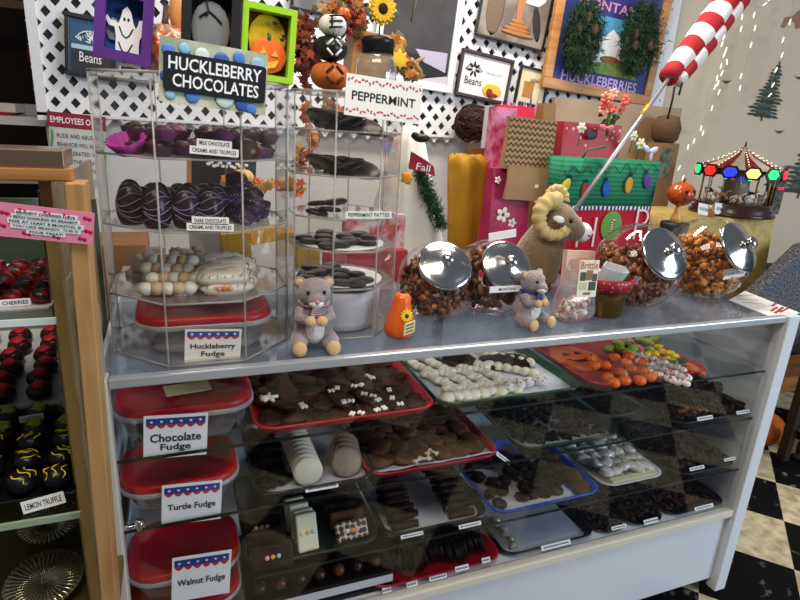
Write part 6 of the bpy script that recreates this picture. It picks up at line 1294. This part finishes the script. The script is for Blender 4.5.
b = MB(); hx_ = P(772, 190, 1.90); b.box((0, 0, .065), (.06, .05, .13)).plate([(-.045, .13), (.045, .13), (0, .17)][::-1], -.03, .03); o = single('dark_figurine_house', b, M('2a2622', .5, hex2='6a6458', vs=40), 'small dark ornament house at the right end of the carousel', 'ornament', (hx_.x + .02, 1.90, ZC + .004)); part('red_light', MB().box((0, -.028, .122), (.036, .004, .01)), M('f01830', .3, emit=1.5), o)
for lb, q, rl in (('left white card in front of the carousel', (697, 209, 711, 220), 8), ('right white price card in front of the carousel', (713, 211, 732, 222), 6)):
    c, w_, h_ = rectY(*q, 1.83); c.z = max(c.z, ZC + .005 + h_ * .55); o = card('price_card', lb, 'card', c, w_, h_, (R(-15), R(rl), 0), PAPER, [], .002); scrib(o, w_, h_)
b = MB(); c = P(714, 220, 1.80); b.lathe([(.016, 0), (.002, .055)], 10, amp=lambda a, z: 1 + .15 * math.sin(5 * a)); single('small_gold_tree', b, M('b8862a', .4, .4), 'tiny gold cone tree between the two white price cards', 'ornament', (c.x, 1.82, ZC + .004))
# jack-o-lantern lamp
cl = P(681, 194, 1.67); s_ = m_of(1, cl)
zb_ = P(681, 222, 1.67).z
single('black_pedestal', MB().lathe([(.062, 0), (.062, zb_ - .40), (.045, zb_ - .37), (.055, zb_ - .335), (.05, zb_ - .325), (0, zb_ - .325)], 24), M('24242a', .5, bump=.4, bs=50), 'black round pedestal between the two right jars', 'pedestal', (cl.x, 1.67, .325))
single('stand_block', MB().bx(-.08, -.06, 0, .08, .06, .324), M('5a5248', .7), 'plain block under the black pedestal', 'block', (cl.x, 1.67, 0))
t = thing('jack_o_lantern', 'amber glass jack-o-lantern on a pale candle-like stem', 'pumpkin ornament', (cl.x, 1.67, zb_)); hz = cl.z - zb_; r_ = 14 * s_
part('pumpkin_head', MB().ball((0, 0, hz), (r_, r_, r_ * .86), 36, 12, fn=lambda d: 1 - .08 * abs(math.sin(math.atan2(d[1], d[0]) * 5))), M('b54a14', .2, coat=.6, var=.3, vs=30), t)
b = MB()
for x in (-.4, .25): b.ball((x * r_, -r_ * .86, hz + .25 * r_), (.16 * r_, .1 * r_, .14 * r_), 8, 5)
b.box((-.05 * r_, -r_ * .92, hz - .3 * r_), (.9 * r_, .1 * r_, .16 * r_)); part('carved_face', b, M('2a1208', .5), t)
part('stem', MB().lathe([(.024, 0), (.020, .02), (.010, .05), (.008, hz - r_ * .7)], 12), M('d8a860', .4), t); part('top_stalk', MB().cyl((0, 0, hz + r_ * .7), (.006, 0, hz + r_ * 1.1), .005, n=6), M('3a2a18'), t)
# ================================================================ RIGHT SIDE CLUTTER
SPK = M('3a3a40', .85, hex2='74747a', vs=110)
y_ = 1.62; q = [P(806, 246, y_), P(758, 292, y_), P(738, 322, y_), P(745, 345, y_), P(830, 345, y_), P(830, 240, y_)]
cc_ = sum(q, V()) / 6
t = thing('armchair', 'grey speckled tweed armchair with sloping arm at the right of the case', 'armchair', (2.55, 1.72, 0))
pp_ = [(p.x - 2.55, p.z) for p in q]
part('sloping_arm', MB().plate(pp_, -.10, -.04), SPK, t, bevel=.012)
part('seat', MB().bx(.16, -.32, .62, .5, -.11, .70), M('2a2a30', .9), t)
for dx in (.18, .45): part('leg', MB().bx(dx, -.16, 0, dx + .04, -.12, .62), M('2a1c14', .6), t)
c = P(800, 375, 1.95); t = thing('wooden_bench', 'orange-brown wooden bench rail behind the display case at the right', 'bench', (3.33, 1.95, 0))
part('seat', MB().bx(-.42, -.12, c.z - .02, .42, .12, c.z + .07), woodmat('7a4a20', 'a06a30', (3, 20, 20)), t, bevel=.004)
for dx in (-.40, .35): part('leg', MB().bx(dx, -.11, 0, dx + .05, -.07, c.z - .02), M('5a3818', .6), t); part('leg', MB().bx(dx, .07, 0, dx + .05, .12, c.z - .02), M('5a3818', .6), t)
single('dark_cabinet', MB().bx(-.5, -.06, 0, .5, .06, .80), M('2a1e18', .8, hex2='4a3424', vs=9), 'dark brown cabinet in the shade behind the bench', 'cabinet', (3.25, 2.34, 0), (0, 0, RROT + 0))
c = G(766, 447, .0); pumpkin('pumpkin', 'orange pumpkin on the floor behind the white corner post', (c.x - .02, c.y + .05, .002), m_of(23, c) * .95, .85, M('b85c14', .5, var=.2, vs=30), 16, M('5a4a20', .7))
c = P(800, 440, 1.85); rn = random.Random(1); b = MB()
for k in range(70):
    a = rn.random() * 6.3; p = V((rn.gauss(0, .10), rn.gauss(0, .06), abs(rn.gauss(0, .09)))); b.ball(p, (.045, .006, .03), 6, 4, rot=(a, a * 2, a * 3), m=k % 3)
single('dried_leaves', b, [M('2c2622', .8), M('4a3c34', .8), M('3a2e3a', .8)], 'heap of dark dried leaves on the floor at the right edge', 'leaves', (3.02, 1.58, .01), kind='stuff')
# ================================================================ LEFT DISPLAY COUNTER
LY = .85
WD = woodmat('a67a48', 'c69c68', (25, 25, 2)); WDH = woodmat('8a5a28', 'b98748', (2, 25, 25))
t = thing('wooden_counter', 'wood-framed chocolate counter cut by the left edge of the photo', 'display case', (-.35, 1.1, 0))
def lp_(name, mb, mats, **k): mb.v = [(x + .35, y - 1.1, z) for x, y, z in mb.v]; return part(name, mb, mats, t, **k)
zt_ = P(30, 150, LY).z; za = P(30, 180, LY).z
lp_('top_front_board', MB().bx(-.62, LY - .012, za, P(72, 165, LY).x, LY + .02, za + .016), WDH, bevel=.002)
lp_('metal_top', MB().bx(-.62, LY - .01, za + .016, P(70, 150, LY).x - .006, LY + .06, zt_ + .002), M('b59a80', .3, .85), bevel=.002, label='brushed metal top strip')
pt, pbm = P(75, 182, LY - .02), P(99, 600, LY - .02); b = MB(); hw = .011
b.loft([[(pbm.x - hw - .0, LY - .03, .02), (pbm.x + hw + .0, LY - .03, .02), (pbm.x + hw, LY + .02, .02), (pbm.x - hw, LY + .02, .02)], [(pt.x - hw, LY - .03, za), (pt.x + hw, LY - .03, za), (pt.x + hw, LY + .02, za), (pt.x - hw, LY + .02, za)]], True, True, False)
lp_('wood_post', b, WD, bevel=.002)
xg = P(58, 300, LY + .03).x
lp_('brass_side', MB().bx(xg - .004, LY + .02, .45, P(68, 300, LY + .02).x - .004, LY + .05, za), M('b89a64', .4, .35), label='brass strip beside the wood post')
lp_('side_panel', MB().bx(-.172, LY + .05, .3, -.168, LY + .62, za - .02), M('8a7450', .4, .4))
lp_('shelf', MB().bx(-.62, LY + .01, 1.186, xg, LY + .42, 1.192), SHELFG); lp_('shelf', MB().bx(-.62, LY + .005, .872, xg, LY + .52, .878), SHELFG)
lp_('shelf_edge', MB().bx(-.62, LY, 1.184, xg, LY + .005, 1.193), M('dfe8e4', .2)); lp_('shelf_edge', MB().bx(-.62, LY, .868, xg, LY + .005, .878), M('9aa890', .2))
lp_('bottom_board', MB().bx(-.62, LY, .62, xg + .03, LY + .55, .64), M('7a6a3a', .35, .3)); lp_('back_panel', MB().bx(-.62, LY + .56, .3, xg, LY + .57, za - .1), M('4a5a48', .3, hex2='90a0a0', vs=5))
lp_('lower_front', MB().bx(-.62, LY + .02, .0, pbm.x, LY + .04, .62), WDH)
# chocolates of the left counter
def ltray(label, z, y0, x0, x1, d, hexc, tilt): 
    return single('serving_tray', MB().loft([rrect(x1 - x0 - .01, d - .01, .004, 0), rrect(x1 - x0, d, .006, .010), rrect(x1 - x0 - .005, d - .005, .004, .010), rrect(x1 - x0 - .012, d - .012, .004, .003)]), M(hexc, .4), label, 'tray', ((x0 + x1) / 2, y0 + d / 2 * math.cos(tilt), z + d / 2 * math.sin(tilt)), (tilt, 0, 0))
xr = xg - .008
ltray('white tray of brandy cherries on the upper shelf of the left counter', 1.1935, LY + .025, -.60, xr, .26, 'd8d0cc', 0)
chm = [blob('brandy_cherry', .017, .016, .013, M('2c1416', .3, hex2='a01c24', vs=70, bump=.4), k, .25) for k in range(3)]
grid(chm, 'brandy_cherry', 'dark red and brown brandy cherry on the upper shelf of the left counter', 'chocolate', 'brandy cherries of the left counter', -.55, xr - .006, LY + .05, LY + .27, 12, 7, 1.199, .002, .2, (.9, 1.05))
ta = R(12); 
def tilted(u): return (LY + .035 + u * math.cos(ta), .884 + u * math.sin(ta))
ltray('black tray of green and yellow striped truffles at the front of the left counter', .884, LY + .035, -.60, xr, .225, '101014', ta)
y2_, z2_ = tilted(.235); ltray('white tray of truffles topped in red behind the black tray in the left counter', z2_, y2_, -.60, xr, .27, 'd0ccd0', ta)
def trf(nm, top, drz=None):
    b = MB(); b.ball((0, 0, .012), (.022, .021, .019), 14, 9); b.v = [(x, y, max(z, 0)) for x, y, z in b.v]
    if drz:
        for k in range(3): b.tube([((-.012 + .012 * k) + .004 * math.sin(j * 1.3), -.014 + j * .0045, .0125 + .0185 * math.sqrt(max(0, 1 - ((-.012 + .012 * k) ** 2 + (-.014 + j * .0045) ** 2) / .0215 ** 2)) + .0006) for j in range(7)], .0012, 4, m=1)
    else: b.ball((0, -.002, .0290), (.0135, .012, .0045), 10, 5, m=1, fn=lambda d: nz(d, 5, .5, 3))
    return b.mesh(nm, [M('3a2420' if not drz else '14121a', .3), top])
t1_, t2_, t3_ = trf('red_topped_truffle', M('c8202c', .5)), trf('yellow_striped_truffle', M('e8d820', .5), 1), trf('green_topped_truffle', M('9aa832', .5))
for j in range(6):
    for i in range(5):
        x = xr - .030 - i * .058 - (.006 if j % 2 else 0); yy, z_ = tilted(.262 + j * .040)
        put('red_topped_truffle', t1_, 'milk chocolate truffle with red top on the white tray of the left counter', 'truffle', 'red topped truffles of the left counter', (x, yy, z_ + .006), (ta, 0, .3 * math.sin(i + j)), 1)
for j in range(5):
    for i in range(6):
        x = xr - .030 - i * .049; yy, z_ = tilted(.028 + j * .042)
        if j < 3: put('yellow_striped_truffle', t2_, 'dark truffle with yellow stripes in the black tray of the left counter', 'truffle', 'yellow striped truffles of the left counter', (x, yy, z_ + .006), (ta, 0, i + j), 1)
        else: put('green_topped_truffle', t3_, 'dark truffle with green top at the back of the black tray', 'truffle', 'green topped truffles of the left counter', (x, yy, z_ + .006), (ta, 0, .4 * i), .95)
def lcard(label, x0, y0, x1, y1, y, text, roll):
    c, w_, h_ = rectY(x0, y0, x1, y1, y); card('name_card', label, 'card', c, w_, h_, (R(-10), R(roll), 0), PAPER, [(text, 0, 0, .85, .5)] if text else [], .0012)
lcard('white card reading CHERRIES at the front of the brandy cherries', 0, 299, 31, 306, LY + .012, 'CHERRIES', -2); lcard('white card reading CHERRY between the two truffle trays', 19, 415, 44, 421, LY + .20, 'CHERRY', -4); lcard('long white card reading LEMON TRUFFLE before the striped truffles', 21, 497, 66, 508, LY + .012, 'LEMON TRUFFLE', -9)
# cut glass plates
CUT = M('cfc8a4', .12, .75)
def star_plate(label, px, py, r, z):
    g = G(px, py, z); b = MB(); n = 40
    b.lathe([(.004, .004), (r * .3, .003), (r * .8, .006), (r, .012), (r * .98, .008), (r * .5, 0), (0, 0)], 80, amp=lambda a, z_: 1 + .01 * math.cos(40 * a), smooth=False)
    for k in range(n): a = 2 * PI * k / n; b.tube([(.006 * math.cos(a), .006 * math.sin(a), .004), (r * .5 * math.cos(a), r * .5 * math.sin(a), .0075), (r * .96 * math.cos(a), r * .96 * math.sin(a), .012)], [.0006, .0022, .0032], 4)
    single('cut_glass_plate', b, CUT, label, 'plate', (g.x, g.y, z), (R(10), 0, 0))
star_plate('round star-cut glass plate at the bottom left corner', 45, 583, .062, .66); star_plate('smaller star-cut glass plate behind the front one in the left counter', 58, 515, .045, .66) if 0 else star_plate('star-cut glass plate behind the front one in the left counter', 50, 525, .055, .665)
# pink sign
c, w_, h_ = rectY(-2, 211, 95, 237, LY - .035)
o = card('pink_notice', 'pink card about brandy cherries with cherry border taped to the left counter', 'sign', c, w_, h_ * 1.28, (0, R(7.5), 0), M('e28aa6', .6), [], .0016)
b = MB()
for s, z, lw in (('BRANDY CHERRIES HAVE', .28, .60), ('BEEN SOAKING IN BRANDY', .14, .66), ('FOR AT LEAST 8 MONTHS. IF', 0.0, .74), ('YOU LIKE BRANDY, THIS IS', -.14, .68), ('YOUR TREAT!', -.28, .36)):
    b.bx((-lw / 2 - .02) * w_, -.0016, (z - .075) * h_ * 1.25, (lw / 2 + .02) * w_, -.001, (z + .075) * h_ * 1.25); txt(o, s, lw * w_, h_ * .10, 0, z * h_ * 1.25, -.0022, INK, bold=.02)
part('white_strips', b, WHITE, o); b = MB()
for x, z in ((-.42, .28), (-.25, .44), (.0, .43), (.2, .42), (.42, .40), (.44, -.1), (.38, -.42), (.1, -.43), (-.2, -.42), (-.45, -.2)): b.ball((x * w_ - .002, -.001, z * h_), (.0028, .0008, .0028), 7, 4).ball((x * w_ + .003, -.001, z * h_ - .001), (.0028, .0008, .0028), 7, 4)
part('cherry_print', b, M('c01c50'), o, kind='stuff')
